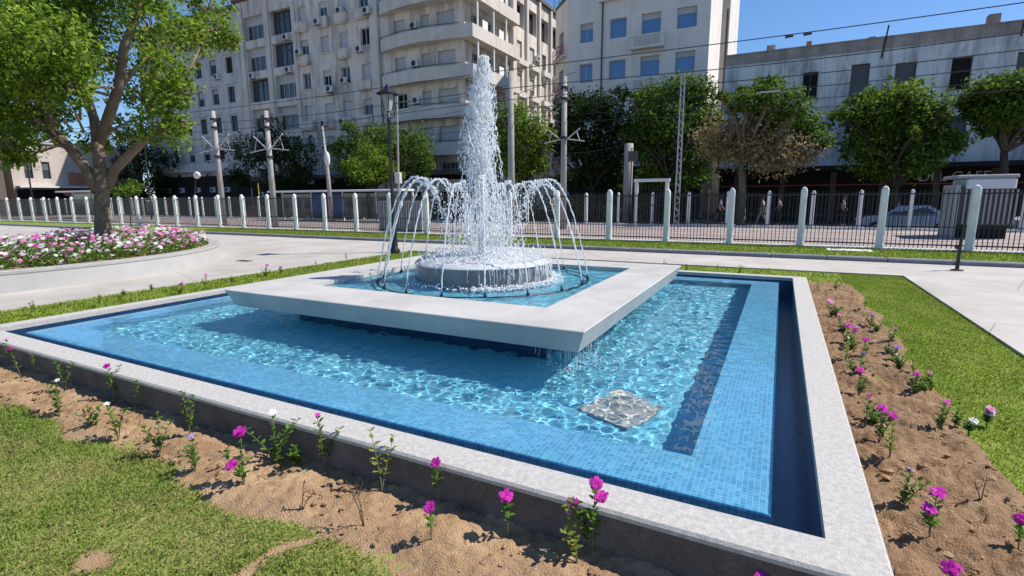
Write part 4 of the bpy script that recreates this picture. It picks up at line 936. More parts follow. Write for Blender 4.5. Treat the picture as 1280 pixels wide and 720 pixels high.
# ------------------------------------------------------------------ poles, lamps, wires
def concrete_pole(label, x, y, z, h, r0, r1, arms=None, group='concrete tramway poles'):
    t = thing('overhead_line_pole', label, 'pole', (x, y, z), group)
    m = MB(); m.tube([(x, y, z - .1), (x, y, z + h * .5), (x, y, z + h)], [r0, (r0 + r1) / 2, r1], 10); m.build('pole_shaft', 'concrete', t, smooth=True)
    if arms:
        za, ln = arms
        for s in (-1, 1):
            m = MB(); m.tube([(x, y, z + za), (x + s * ln, y, z + za + ln * .72)], .035, 6); m.tube([(x, y, z + za + .15), (x + s * ln * 1.3, y, z + za - .02)], .03, 6); m.tube([(x + s * ln * .8, y, z + za + ln * .576), (x + s * ln * 1.0, y, z + za + .02)], .018, 5); m.build('bracket', 'galv', t)
        for q in (.92, .85, .6): m = MB(); m.lathe([(r0 * 1.12, z + h * q), (r0 * 1.12, z + h * q + .12), (r0 * .9, z + h * q + .13)], 10, (x, y)); m.build('cable_clamp', 'iron', t)
    return t
concrete_pole('tall pale concrete pole with V brackets at the far left of the fence', -30.5, 18.0, 0, 6.7, .18, .115, (4.4, 1.25))
concrete_pole('concrete pole with V brackets in front of the dark street tree', -25.9, 18.0, 0, 6.35, .18, .115, (4.2, 1.2))
concrete_pole('thick concrete pole with dark cable clamps just right of the fountain jet', -12.75, 22.0, 0, 7.75, .20, .15, None)
concrete_pole('slim concrete pole with V brackets beside the pale corner building', -9.86, 22.0, 0, 7.2, .17, .12, (4.2, .8))
concrete_pole('stout concrete pillar behind the small white gate frame', -8.66, 29.5, -.3, 5.0, .28, .26, None)
t = thing('street_light', 'slim tapered street light pole with small white lamp left of the black lamp post', 'street light', (-27.9, 24, 0))
m = MB(); m.tube([(-27.75, 24, 0), (-27.85, 24, 3.3), (-28.05, 24, 6.35)], [.16, .12, .05], 8); m.build('pole_shaft', 'concrete', t, smooth=True)
q = ony(409, 199, 24); m = MB(); m.blob(tuple(q), .24, stretch=(.9, .7, 2.2), n=2); m.tube([(q.x, q.y, q.z - .4), (-27.8, 24, 3.1)], .05, 6); m.build('lamp_head', 'shelterwhite', t, smooth=True)
t = thing('street_light', 'dark slim street light with an oval white lamp near the left fence', 'street light', tuple(ony(244, 282, 25)))
a, b = ony(243, 250, 25), ony(246, 219, 25); m = MB(); m.tube([ony(242, 285, 25), a, (b.x - .2, b.y, b.z - .3), b], .05, 6); m.build('pole_shaft', 'iron', t); m = MB(); m.blob(tuple(b), .24, stretch=(1.9, .8, 1.3), n=2); m.build('lamp_head', 'shelterwhite', t, smooth=True)
# tall utility pole far left
for (lab, bx, by, tx, ty, yy, r) in (('thin dark pole leaning slightly before the sunny beige houses', 41, 252, 28, 170, 24, .09), ('thin dark pole behind the trunk of the planter tree', 190, 280, 180, 172, 22, .07), ('thin pale pole behind the black lamp post', 499, 290, 496, 120, 24, .08)):
    a, b = ony(bx, by, yy), ony(tx, ty, yy); t = thing('utility_pole', lab, 'pole', tuple(a)); m = MB(); m.tube([a - Vector((0, 0, 2.0 if by < 260 else .3)), b], [r, r * .7], 8); m.build('pole_shaft', 'concrete' if 'pale' in lab else 'iron', t)
    if 'pale' in lab: q = ony(498, 222, yy - .2); m = MB(); m.box(q.x - .2, q.x + .2, q.y - .15, q.y + .12, q.z - .35, q.z + .3, bev=.03); m.build('junction_box', 'ac', t)
# lattice mast
t = thing('lattice_mast', 'narrow pale steel lattice mast in front of the large green tree', 'mast', (-4.75, 24, 0)); m = MB(); X0, Y0, w = -4.75, 24, .10
for sx in (-1, 1):
    for sy in (-1, 1): m.tube([(X0 + sx * w, Y0 + sy * w, -.1), (X0 + sx * w * .8, Y0 + sy * w * .8, 7.2)], .016, 5)
for i in range(24):
    z = .2 + i * .29; s = 1 if i % 2 else -1; k = w * (1 - .2 * z / 7.2)
    for sy in (-1, 1): m.tube([(X0 - s * k, Y0 + sy * k, z), (X0 + s * k, Y0 + sy * k, z + .29)], .009, 4)
    for sx in (-1, 1): m.tube([(X0 + sx * k, Y0 - s * k, z), (X0 + sx * k, Y0 + s * k, z + .29)], .009, 4)
m.build('lattice', 'galv', t)
q = ony(963, 115, 29); bx = ony(934, 200, 30.5).x; t = thing('street_light', 'flat white street lamp head on a dark pole inside the half-withered tree', 'street light', (bx, 30.5, -.3)); m = MB(); m.tube([(bx, 30.5, -.3), (bx, 30.5, q.z - .6), (bx + .3, 30.2, q.z - .05), (q.x - .5, 29.1, q.z + .02)], [.06, .05, .04, .03], 6); m.build('pole_shaft', 'iron', t); m = MB(); m.box(q.x - .65, q.x + .45, 28.9, 29.1, q.z - .02, q.z + .08, bev=.02); m.build('lamp_head', 'shelterwhite', t)
# black lamp post on the path
LX, LY = -9.93, 9.32
t = thing('lamp_post', 'black cast iron lamp post with square lantern behind the fountain', 'lamp post', (LX, LY, .028)); c = (LX, LY)
m = MB(); m.lathe([(.15, .02), (.15, .10), (.10, .16), (.085, .55), (.10, .58), (.06, .66), (.052, 1.6), (.06, 1.64), (.045, 1.7), (.036, 3.55), (.06, 3.6), (.06, 3.64), (.03, 3.7), (.028, 3.9), (.0, 3.9)], 12, c); m.build('post', 'lampblack', t, smooth=True)
m = MB(); m.lathe([(.07, 3.88), (.10, 3.93), (.17, 4.30), (.165, 4.31), (.09, 3.95)], 4, c, rot=math.pi / 4); m.build('lantern_glass', 'lampglass', t)
m = MB()
for i in range(4):
    a = math.pi / 4 + i * math.pi / 2; m.tube([(LX + .11 * math.cos(a), LY + .11 * math.sin(a), 3.92), (LX + .19 * math.cos(a), LY + .19 * math.sin(a), 4.32)], .012, 5)
for i in range(2): m.tube([(LX, LY, 3.66), (LX + (1, -1)[i] * .2, LY, 3.75), (LX + (1, -1)[i] * .24, LY, 3.98), (LX + (1, -1)[i] * .2, LY, 4.28)], .012, 5)
m.build('lantern_frame', 'lampblack', t)
m = MB(); m.lathe([(.29, 4.30), (.30, 4.34), (.14, 4.45), (.08, 4.47), (.06, 4.52), (.02, 4.58), (.0, 4.6)], 4, c, rot=math.pi / 4); m.build('lantern_roof', 'lampblack', t)
# short dark standpipe by the far kerb
q = onz(1196, 338, .03); t = thing('garden_standpipe', 'short dark garden standpipe with side arm by the far kerb', 'standpipe', (q.x, q.y, .03)); m = MB(); m.tube([(q.x, q.y, 0), (q.x, q.y, .62), (q.x + .02, q.y, .95)], [.035, .03, .015], 8); m.lathe([(.11, .03), (.11, .045), (.04, .06)], 12, (q.x, q.y)); m.build('riser', 'iron', t)
m = MB(); m.tube([(q.x, q.y, .42), (q.x + .16, q.y - .02, .43), (q.x + .2, q.y - .02, .38)], .016, 6); m.blob((q.x - .04, q.y, .5), .05, n=2); m.build('tap', 'iron', t)
# overhead wires
WL = ['topmost dark tram wire crossing the open sky on the right', 'second tram wire below the parapet line', 'third tram wire across the upper windows', 'fourth tram wire across the middle of the white wall', 'fifth tram wire just over the tree crowns', 'lowest tram wire running behind the jet']
for i, (px, py, yy) in enumerate(((1000, 44, 19.0), (1000, 76, 19.6), (1000, 94, 21.0), (1000, 110, 22.3), (1000, 125, 22.9), (1000, 136, 24.0))):
    q = ony(px, py, yy); m = MB()
    pts = [(x, yy, q.z + .10 - .10 * math.cos((x - q.x) * .26) * (1 if i else .4)) for x in np.arange(-60, 22, 1.0)]
    m.tube(pts, .017 if i < 4 else .012, 5)
    if i == 0:
        for x in (0.35, 0.9): m.tube([(q.x + x - .8, yy, q.z + .0), (q.x + x - .55, yy, q.z + .02)], .045, 6)
    tag(m.build('overhead_wire', 'wire'), WL[i], 'wire', 'overhead tramway wires')
q1 = ony(498, 125, 24); q2 = ony(703, 115, 22); 
for (a, b, lab) in ((ony(345, 165, 18), ony(640, 105, 22), 'thin span wire sloping from the left pole up to the thick pole'), (ony(520, 150, 24), ony(720, 90, 22), 'thin span wire passing behind the fountain jet to the corner building'), (ony(680, 190, 26), ony(782, 180, 29), 'thin wire under the dark dense tree')):
    m = MB(); m.tube([a.lerp(b, u) - Vector((0, 0, .25 * math.sin(math.pi * u))) for u in np.linspace(0, 1, 12)], .012, 4); tag(m.build('span_wire', 'wire'), lab, 'wire')

# ------------------------------------------------------------------ buildings
def facade(mb, P, u, ulen, z0, z1, holes, depth, k=0, inward=None):
    """wall sheet with true openings and reveals. P start, u direction along the wall, holes (a,b,z0,z1)"""
    P = Vector(P); u = Vector(u).normalized(); n = inward if inward is not None else Vector((-u.y, u.x, 0))
    us = sorted({0, ulen, *[h[0] for h in holes], *[h[1] for h in holes]}); zs = sorted({z0, z1, *[h[2] for h in holes], *[h[3] for h in holes]})
    W = lambda a, z, d=0: tuple(P + u * a + n * d + Vector((0, 0, z - P.z)))
    for a, b in zip(us, us[1:]):
        for c, d in zip(zs, zs[1:]):
            mx, mz = (a + b) / 2, (c + d) / 2
            if any(h[0] < mx < h[1] and h[2] < mz < h[3] for h in holes): continue
            mb.quad(W(a, c), W(b, c), W(b, d), W(a, d), k)
    for a, b, c, d in holes:
        mb.quad(W(a, c), W(a, c, depth), W(a, d, depth), W(a, d), k); mb.quad(W(b, c, depth), W(b, c), W(b, d), W(b, d, depth), k)
        mb.quad(W(a, c, depth), W(a, c), W(b, c), W(b, c, depth), k); mb.quad(W(a, d), W(a, d, depth), W(b, d, depth), W(b, d), k)
_wc = {}
def window(parent, P, u, a, b, z0, z1, depth, frame='frame', pane='glass', shut=0.0, shutm='shutter', mull=1, trans=0, open_=False):
    """frame with its pane and roller shutter, set back in the reveal; same-size windows share mesh data"""
    u = Vector(u).normalized(); n = Vector((-u.y, u.x, 0)); rz = math.atan2(u.y, u.x); w, h = b - a, z1 - z0
    loc = Vector(P) + u * a + n * depth; loc.z = z0
    key = (round(w, 2), round(h, 2), frame, mull, trans)
    if key not in _wc:
        m = MB(); f = .055; m.box(0, w, -.05, .02, 0, f); m.box(0, w, -.05, .02, h - f, h); m.box(0, f, -.049, .019, f, h - f); m.box(w - f, w, -.049, .019, f, h - f)
        for i in range(mull): x = w * (i + 1) / (mull + 1); m.box(x - .03, x + .03, -.045, .015, f, h - f)
        if trans: m.box(f, w - f, -.043, .013, h * .7, h * .7 + .05)
        me = m.build('window', frame); _wc[key] = me.data; bpy.data.objects.remove(me)
    o = inst('window', _wc[key], parent, loc, rz); o['_base'] = tuple(loc - wloc(parent))
    def child(nm, mat, y, zz0, zz1):
        k2 = (nm, mat, round(w, 2), round(zz0, 2), round(zz1, 2), y)
        if k2 not in _wc:
            m = MB(); m.box(.03, w - .03, y, y + .02, zz0, zz1); q = m.build(nm, mat); _wc[k2] = q.data; bpy.data.objects.remove(q)
        c = bpy.data.objects.new(nm, _wc[k2]); COL.objects.link(c); c.parent = o
    child('pane', 'dark' if open_ else pane, .025, .02, h - .02)
    if shut > 0: child('shutter', shutm, -.03, h * (1 - shut), h - .03)
    return o
def ac_unit(parent, x, y, z, rz=0.0):
    k = ('ac',)
    if k not in _wc:
        m = MB(); m.box(-.42, .42, -.32, 0, 0, .58, bev=.02); q = m.build('air_conditioner', 'ac'); _wc[k] = q.data; bpy.data.objects.remove(q)
        m = MB(); m.lathe([(.24, 0), (.235, .012), (.0, .014)], 20); m.v = [(a - .08, -.322 - c, .29 + b) for a, b, c in m.v]; m.add([(-.42, -.02, -.02), (.42, -.02, -.02), (.42, -.02, -.06), (-.42, -.02, -.06), (-.3, -.3, -.02), (.3, -.3, -.02), (.3, -.3, -.05), (-.3, -.3, -.05)], [(0, 1, 2, 3), (4, 5, 6, 7), (0, 4, 7, 3), (1, 5, 6, 2)]); q = m.build('fan_grille', 'iron'); _wc[('acf',)] = q.data; bpy.data.objects.remove(q)
    o = inst('air_conditioner', _wc[k], parent, (x, y, z), rz); f = bpy.data.objects.new('fan_grille', _wc[('acf',)]); COL.objects.link(f); f.parent = o

# --- A: long apartment block, left and middle
AX0, AX1, AY, AZ = -55.0, -25.5, 38.0, 22.6
A = thing('apartment_block', 'long shabby cream apartment block with a rounded balcony corner behind the fountain', 'building', (AX0, AY, G))
WT = [20.7 - 3.2 * k for k in range(6)]
holes = []; wins = []
for zt in WT:
    for i, (a, b) in enumerate(((-53.7, -50.5), (-49.5, -46.4))): holes.append((a - AX0, b - AX0, zt - 2.15, zt + .25)); wins.append(('log', holes[-1], zt))
    for xc in (-44.7, -41.85, -39.3, -36.6): holes.append((xc - AX0 - .56, xc - AX0 + .56, zt - 1.55, zt)); wins.append(('win', holes[-1], zt))
    for xc, w, hh in ((-32.5, .62, 2.15), (-29.6, .5, 2.15), (-27.4, .95, 2.0)): holes.append((xc - AX0 - w, xc - AX0 + w, zt - hh, zt + .05)); wins.append(('bay', holes[-1], zt))
m = MB(); facade(m, (AX0, AY, G), (1, 0, 0), AX1 - AX0, G, AZ, [h for h in holes], .55)
SH = []
SX = AX1
side = []
for zt in WT:
    for i, (a, b) in enumerate(((1.2, 3.0), (3.6, 5.4), (6.0, 7.8))): side.append((a, b, zt - 2.2, zt + .1)); SH.append(('bal', side[-1], zt))
    for yc in (10.6, 13.7, 16.9, 20.1):
        if zt > 20: side.append((yc - 1.15, yc + 1.15, zt - 1.9, zt + .5)); SH.append(('top', side[-1], zt))
        else: side.append((yc - .62, yc + .62, zt - 1.85, zt)); SH.append(('sw', side[-1], zt))
facade(m, (SX, AY, G), (0, 1, 0), 24.5, G, AZ, side, .5)
m.quad((AX0, AY, G), (AX0, AY, AZ), (AX0, AY + 24.5, AZ), (AX0, AY + 24.5, G)); m.quad((AX0, AY + 24.5, G), (AX0, AY + 24.5, AZ), (AX1, AY + 24.5, AZ), (AX1, AY + 24.5, G))
m.build('wall', 'wallA', A)
m = MB(); m.box(AX0 - .1, AX1 + .35, AY - .35, AY + 24.8, AZ, AZ + .35); m.box(AX0, AX1, AY, AY + 24.5, AZ + .35, AZ + .5)
rf = m.build('roof', 'roof', A)
m = MB()
for x, h in ((-52, 1.6), (-47.5, 1.1), (-40, 1.4)): m.box(x, x + 1.8, AY + 1.2, AY + 3.2, AZ + .5, AZ + .5 + h)
m.build('chimney', 'wallA', rf)
for q in ((-25.8, 58.5, 3.6), (-25.9, 61.2, 2.6), (-52.6, 38.6, 2.2), (-25.8, 60, 2.0)):
    m = MB(); m.tube([(q[0], q[1], AZ + .3), (q[0], q[1], AZ + .3 + q[2])], .03, 5); m.tube([(q[0] - .4, q[1], AZ + q[2]), (q[0] + .4, q[1], AZ + q[2])], .015, 4); m.build('antenna', 'wire', rf)
for q in [(-35.7, -34.75, AY - .38, AY - .003, G, AZ, ), (-46.1, -45.75, AY - .15, AY - .003, 4, AZ - .2), (-50.35, -49.65, AY - .22, AY - .003, 4, AZ - .2), (-54.5, -53.85, AY - .22, AY - .003, 4, AZ - .2), (SX + .003, SX + .45, AY + 8.4, AY + 9.2, G, AZ)] + [(SX + .003, SX + .28, AY + yc - .22, AY + yc + .22, 4, AZ) for yc in (12.15, 15.3, 18.5, 21.9)]:
    m = MB(); m.box(*q, bev=.03); m.build('pilaster', 'wallA_light', A)
for kind, h, zt in wins:
    a, b, c, d = h
    r = rng.random()
    if kind == 'log':
        window(A, (AX0, AY, 0), (1, 0, 0), a, b, c, d, .5, 'frame_dark' if r < .7 else 'frame', 'glass', (0.0 if r < .55 else .35), 'shutter', 3, 1)
        if rng.random() < .45: ac_unit(A, AX0 + (a + b) / 2 + rng.choice((-.8, .8)), AY - .003, c - .75)
    elif kind == 'win': window(A, (AX0, AY, 0), (1, 0, 0), a, b, c, d, .22, 'frame', 'glass', rng.choice((0, .35, .9, .97, .97)), rng.choice(('shutter', 'shutter', 'frame')), 1, 0, rng.random() < .25)
    else:
        w = b - a
        window(A, (AX0, AY, 0), (1, 0, 0), a, b, c, d, .3, 'frame', 'glass', rng.choice((0, .97, .97, .5)) if w > 1.1 else 0.97, 'shutter', 3 if w > 1.5 else 1, 1, rng.random() < .4)
for zt in WT:
    for xc in (-44.7, -41.85, -39.3, -36.6):
        if rng.random() < .8 and zt > 5:
            m = MB(); m.box(xc - .82, xc + .82, AY - .48, AY - .004, zt - 2.35, zt - 1.58); m.box(xc - .72, xc + .72, AY - .38, AY - .004, zt - 2.5, zt - 2.35); m.box(xc - .86, xc + .86, AY - .52, AY - .45, zt - 1.62, zt - 1.56); m.build('balconet', 'wallA', A)
        elif zt > 5: m = MB(); m.box(xc - .7, xc + .7, AY - .14, AY - .004, zt - 1.68, zt - 1.56); m.build('sill', 'wallA_light', A)
        if rng.random() < .55: ac_unit(A, xc + rng.choice((-.2, .9)), AY - .49 if rng.random() < .5 else AY - .004, zt - (1.55 if rng.random() < .5 else 2.3))
# balconies wrapping the rounded corner
def bal_path():
    P = [(-34.7, AY - .05)]
    P += [(-34.3, AY - .5)]
    for i in range(9): u = i / 8; P.append((-33.4 + u * 6.6, AY - .75 - .55 * math.sin(math.pi * u * .9)))
    P += [(-25.6, AY - .75), (-24.75, AY - .7), (-24.35, AY - .5), (-24.3, AY + .4), (-24.3, AY + 8.3), (-25.45, AY + 8.3)]
    return P
BPth = bal_path()
def strip(mb, P, z0, z1, th):
    for (a, b) in zip(P, P[1:]):
        d = Vector((b[0] - a[0], b[1] - a[1], 0)); L = d.length; d.normalize(); n = Vector((-d.y, d.x, 0)) * th
        v = [(a[0], a[1], z0), (b[0], b[1], z0), (b[0] + n.x, b[1] + n.y, z0), (a[0] + n.x, a[1] + n.y, z0)]
        mb.add(v + [(x, y, z1) for x, y, _ in v], [(3, 2, 1, 0), (4, 5, 6, 7), (0, 1, 5, 4), (1, 2, 6, 5), (2, 3, 7, 6), (3, 0, 4, 7)])
for k, zt in enumerate(WT):
    zf = zt - 2.35
    m = MB(); inner = [(-34.7, AY - .003), (-25.497, AY - .003), (-25.497, AY + 8.3)]
    poly = BPth[:-1] + [(-25.497, AY + 8.3), (-25.497, AY - .003)]
    m.add([(x, y, zf - .18) for x, y in poly] + [(x, y, zf) for x, y in poly], [tuple(range(len(poly) - 1, -1, -1)), tuple(range(len(poly), 2 * len(poly)))] + [(i, (i + 1) % len(poly), (i + 1) % len(poly) + len(poly), i + len(poly)) for i in range(len(poly))])
    strip(m, [(x * 1.0, y - .004) if x < -24.8 else (x + .004, y) for x, y in BPth], zf - .22, zf + .85, .14)
    bal = m.build('balcony', 'wallA_light', A)
    m = MB(); m.tube([(x, y + .06, zf + 1.02) for x, y in BPth[:12]], .025, 5)
    for x, y in BPth[:12]: m.tube([(x, y + .06, zf + .8), (x, y + .06, zf + 1.02)], .015, 4)
    m.build('railing', 'iron', bal)
    for yc in (AY + .5, AY + 3.3, AY + 5.7): m = MB(); m.box(-24.55, -24.42, yc, yc + .13, zf + .8, zf + 3.0); m.build('balcony_post', 'post', bal)
    for yc in (AY + 1.6, AY + 4.6): m = MB(); m.box(-24.62, -24.58, yc, yc + .9, zf + .84, zf + 1.7); m.build('awning_cloth', 'post', bal)
    ac_unit(A, -30.7, AY - .004, zt - 1.0)
    if k % 2: ac_unit(A, -33.6, AY - .004, zt - 1.9)
for kind, h, zt in SH:
    a, b, c, d = h
    window(A, (SX, AY, 0), (0, 1, 0), a, b, c, d, .45 if kind != 'sw' else .2, 'frame', 'dark' if kind == 'top' else 'glass', {'bal': rng.choice((0, 0, .5)), 'top': 0, 'sw': rng.choice((.96, .96, .6, 0))}[kind], 'shutter' if kind == 'sw' else 'shutter_dark', 1, 1 if kind == 'bal' else 0)
    if kind == 'sw' and zt < 19 and zt > 5:
        yc = AY + (a + b) / 2; m = MB(); m.box(SX + .004, SX + .5, yc - .95, yc + .95, zt - 2.45, zt - 1.9)
        m.add([(SX + .004, yc - .9, zt - 2.45), (SX + .48, yc - .9, zt - 2.452), (SX + .48, yc + .9, zt - 2.452), (SX + .004, yc + .9, zt - 2.45), (SX + .004, yc - .4, zt - 2.95), (SX + .2, yc - .4, zt - 2.9), (SX + .2, yc + .4, zt - 2.9), (SX + .004, yc + .4, zt - 2.95)], [(0, 1, 5, 4), (1, 2, 6, 5), (2, 3, 7, 6), (4, 5, 6, 7)]); m.build('balconet', 'wallA_light', A)
    if kind == 'sw' and rng.random() < .2: ac_unit(A, SX + .01, AY + b + .5, zt - 1.2, math.pi / 2)
m = MB(); m.box(AX0 + .2, AX1 - .2, AY - .06, AY - .005, G, 3.6); m.build('shopfront', 'shop', A)
m = MB(); m.box(AX0 + .2, AX1 - .2, AY - 1.6, AY - .07, 3.62, 3.95); m.build('shop_canopy', 'roof', A)
m = MB(); m.box(-30.4, -28.8, AY - .30, AY - .065, 1.3, 3.4); m.build('shop_window', 'glass_blue', A)
# --- A2: greyer left wing
W = thing('apartment_wing', 'greyer flat fronted apartment wing at the left with rows of small windows', 'building', (-74, 38.3, G))
m = MB(); hw = []
for k, zt in enumerate(WT):
    for xc in (-72.2, -69.3, -66.0, -63.0, -60.2, -57.3): hw.append((xc + 75 - .6, xc + 75 + .6, zt - 1.75, zt))
facade(m, (-75, 38.3, G), (1, 0, 0), 20.2, G, 22.2, hw, .3); m.quad((-75, 58, G), (-75, 38.3, G), (-75, 38.3, 22.2), (-75, 58, 22.2)); m.build('wall', 'wallA_wing', W)
for a, b, c, d in hw:
    window(W, (-75, 38.3, 0), (1, 0, 0), a, b, c, d, .25, 'frame_dark', 'glass', rng.choice((0, 0, .5, .3)), 'shutter', 1, 0, rng.random() < .35)
    m = MB(); m.box(-75 + a - .25, -75 + b + .25, 38.12, 38.295, d + .25, d + .40); m.build('window_hood', 'wallA_light', W)
    if rng.random() < .35: ac_unit(W, -75 + b + .2, 38.295, c - .5)
m = MB(); m.box(-75.2, -54.9, 37.9, 58, 22.2, 22.6); m.build('roof', 'roof', W)
m = MB(); m.box(-74.5, -55.2, 37.6, 38.29, 4.9, 5.15); m.box(-74.5, -55.2, 37.62, 37.68, 5.15, 5.9); m.build('balcony', 'wallA_wing', W)
m = MB(); m.box(-74.5, -55.2, 38.2, 38.29, G, 4.4); m.build('shopfront', 'shop', W)
# --- B: pale corner building
BX0, BX1, BY, BZ = -18.4, -6.33, 44.0, 25.0
B = thing('corner_building', 'pale stone apartment building with large blue sky-reflecting windows', 'building', (BX0, BY, G))
cols = [(-17.2, -16.0), (-14.5, -13.05), (-11.78, -10.18), (-8.92, -7.34)]
hb = []
for k in range(6):
    for a, b in cols: hb.append((a - BX0, b - BX0, 11.62 + 3.32 * (k - 2) + (.05 if k == 3 else 0), 13.2 + 3.36 * (k - 2)))
BL = 18.9  # left wing's unseen top and rear cut low and shallow to let sun onto block A
m = MB(); facade(m, (BX0, BY, G), (1, 0, 0), 5.4, G, BL, [h for h in hb if h[0] < 5.4 and h[3] < BL], .28); facade(m, (-13, BY, G), (1, 0, 0), BX1 + 13, G, BZ, [(a - 5.4, b - 5.4, c, d) for a, b, c, d in hb if a > 5.4], .28)
facade(m, (-20.6, 46.6, G), (2.2, -2.6, 0), math.hypot(2.2, 2.6), G, BL, [(1.1, 2.4, 11.0 + 3.32 * k, 13.2 + 3.32 * k) for k in (-2, -1, 0, 1)], .5)
m.quad((-13, 48.5, G), (-20.6, 46.6, G), (-20.6, 46.6, BL), (-13, 48.5, BL)); m.quad((-13, 60, G), (-13, 48.5, G), (-13, 48.5, BZ), (-13, 60, BZ)); m.quad((-13, 48.5, BL), (-13, 44, BL), (-13, 44, BZ), (-13, 48.5, BZ))
m.quad((BX1, BY, G), (BX1, 51.4, G), (BX1, 51.4, BZ), (BX1, BY, BZ)); m.quad((BX1, 51.4, G), (-9.3, 51.4, G), (-9.3, 51.4, BZ), (BX1, 51.4, BZ)); m.quad((-9.3, 51.4, G), (-9.3, 58.2, G), (-9.3, 58.2, BZ), (-9.3, 51.4, BZ)); m.quad((-9.3, 58.2, G), (BX1, 58.2, G), (BX1, 58.2, BZ), (-9.3, 58.2, BZ)); m.quad((BX1, 58.2, G), (BX1, 68, G), (BX1, 68, BZ), (BX1, 58.2, BZ))
m.build('wall', 'wallB', B)
for i, (a, b, c, d) in enumerate(hb): (a > 5.4 or d < BL) and window(B, (BX0, BY, 0), (1, 0, 0), a, b, c, d, .25, 'frame', 'glass_blue', rng.choice((.22, .3, .25, 0)) if i != 9 else 0, 'shutter', 1 if i % 4 == 0 else 0, 0)
m = MB(); m.box(-13.2, BX1 + .3, BY - .3, 68, BZ, BZ + .4); m.build('roof', 'roof', B); m = MB(); m.add([(-20.7, 46.7, BL), (-18.5, 43.9, BL), (-13, 43.9, BL), (-13, 48.6, BL), (-20.7, 46.7, BL + .3), (-18.5, 43.9, BL + .3), (-13, 43.9, BL + .3), (-13, 48.6, BL + .3)], [(3, 2, 1, 0), (4, 5, 6, 7), (0, 1, 5, 4), (1, 2, 6, 5), (2, 3, 7, 6), (3, 0, 4, 7)]); m.build('roof', 'roof', B)
m = MB(); m.tube([(-15.15, BY - .1, 3), (-15.15, BY - .1, 18.5)], .07, 6); m.build('drainpipe', 'frame_dark', B)
m = MB(); m.box(-15.5, BX1 + .1, BY - .35, BY - .004, 18.0, 18.35); m.build('cornice', 'wallB', B)
for (x0, x1, z0, z1) in ((-12.5, -9.75, 13.7, 14.75), (-12.4, -9.9, 10.25, 11.3)):
    m = MB(); m.box(x0, x1, BY - .75, BY - .004, z0, z0 + .2); m.box(x0, x0 + .3, BY - .75, BY - .004, z0 + .2, z1); m.box(x1 - .3, x1, BY - .75, BY - .004, z0 + .2, z1); m.box(x0 - .04, x1 + .04, BY - .79, BY - .62, z1 - .12, z1)
    for i in range(12): x = x0 + .4 + i * (x1 - x0 - .8) / 11; m.box(x - .05, x + .05, BY - .73, BY - .65, z0 + .2, z1 - .12)
    m.build('balconet', 'wallB', B)
for k in range(-2, 2):
    z = 10.9 + 3.32 * k; m = MB()
    for zz in (z, z + .45, z + .9): m.tube([(-20.75, 46.2, zz), (-19.9, 44.9, zz), (-18.75, 43.85, zz)], .04, 5)
    for u in np.linspace(0, 1, 9): m.tube([(-20.75 + 2.0 * u, 46.2 - 2.35 * u, z - .1), (-20.75 + 2.0 * u, 46.2 - 2.35 * u, z + .9)], .025, 4)
    m.build('balcony_railing', 'red', B)
    m = MB(); m.add([(-20.6, 46.6, z - .15), (-20.85, 46.15, z - .15), (-18.7, 43.7, z - .15), (-18.4, 44.0, z - .15), (-20.6, 46.6, z - .0), (-20.85, 46.15, z), (-18.7, 43.7, z), (-18.4, 44.0, z)], [(3, 2, 1, 0), (4, 5, 6, 7), (1, 2, 6, 5), (0, 1, 5, 4), (2, 3, 7, 6)]); m.build('balcony_slab', 'wallB', B)
m = MB(); m.box(BX0, BX1, BY - .05, BY - .005, G, 4.2); m.build('shopfront', 'shop', B)
m = MB(); m.tube([(-6.1, 54, 4), (-6.1, 54, 19)], .12, 6); m.tube([(-7.4, 52.5, 4), (-7.4, 52.5, 22)], .1, 6); m.build('drainpipe', 'frame_dark', B)
m = MB(); m.box(-9.25, -8.4, 51.9, 57.6, G, 22); m.build('light_well_wall', 'brickC', B)
# --- C: whitewashed two-storey building on the right
CX0, CX1, CY, CZ = -4.6, 24.0, 40.0, 11.45
C = thing('whitewashed_building', 'weathered whitewashed building on the right with dark shuttered windows and dark shopfront', 'building', (CX0, CY, G))
hc = [(.41, 1.32, 8.04, 9.81), (3.18, 4.2, 7.94, 10.0), (5.56, 6.65, 7.7, 9.81), (8.38, 9.38, 7.89, 9.78), (11.4, 12.4, 7.8, 9.75), (14.2, 15.2, 7.8, 9.75), (3.16, 3.9, 5.6, 6.5), (8.4, 9.5, 5.0, 6.35), (-2.4, -1.4, 8.0, 9.8), (12.0, 13.0, 5.0, 6.35)]
m = MB(); facade(m, (CX0, CY, G), (1, 0, 0), CX1 - CX0, G, 10.75, [(a - CX0, b - CX0, c, d) for a, b, c, d in hc], .3); m.quad((CX0, 60, G), (CX0, CY, G), (CX0, CY, 10.75), (CX0, 60, 10.75)); m.build('wall', 'wallC', C)
m = MB(); m.box(CX0, CX1, CY + .004, CY + .4, 10.75, CZ); m.box(CX0 - .02, CX1, CY - .05, CY + .45, CZ, CZ + .08); m.build('parapet', 'brickC', C)
m = MB(); m.box(CX0 + .1, CX1 - .1, CY + .45, 60, 10.5, 10.8); rf = m.build('roof', 'roof', C)
for i, (a, b, c, d) in enumerate(hc): window(C, (CX0, CY, 0), (1, 0, 0), a - CX0, b - CX0, c, d, .2, 'frame_dark', 'dark', [.0, .97, .97, 0, .97, .97, 0, .97, .5, .9][i], 'shutter_dark', 1 if i in (0, 6) else 0, 0, i in (3,))
for (x, w, h) in ((-2.0, .55, .55), (.45, .32, .5), (10.0, .55, .75), (4.0, .4, .3)): m = MB(); m.box(x, x + w, CY + .6, CY + 1.2, 10.8, CZ + h); m.build('chimney', 'brick_red' if w < .4 else 'brickC', rf)
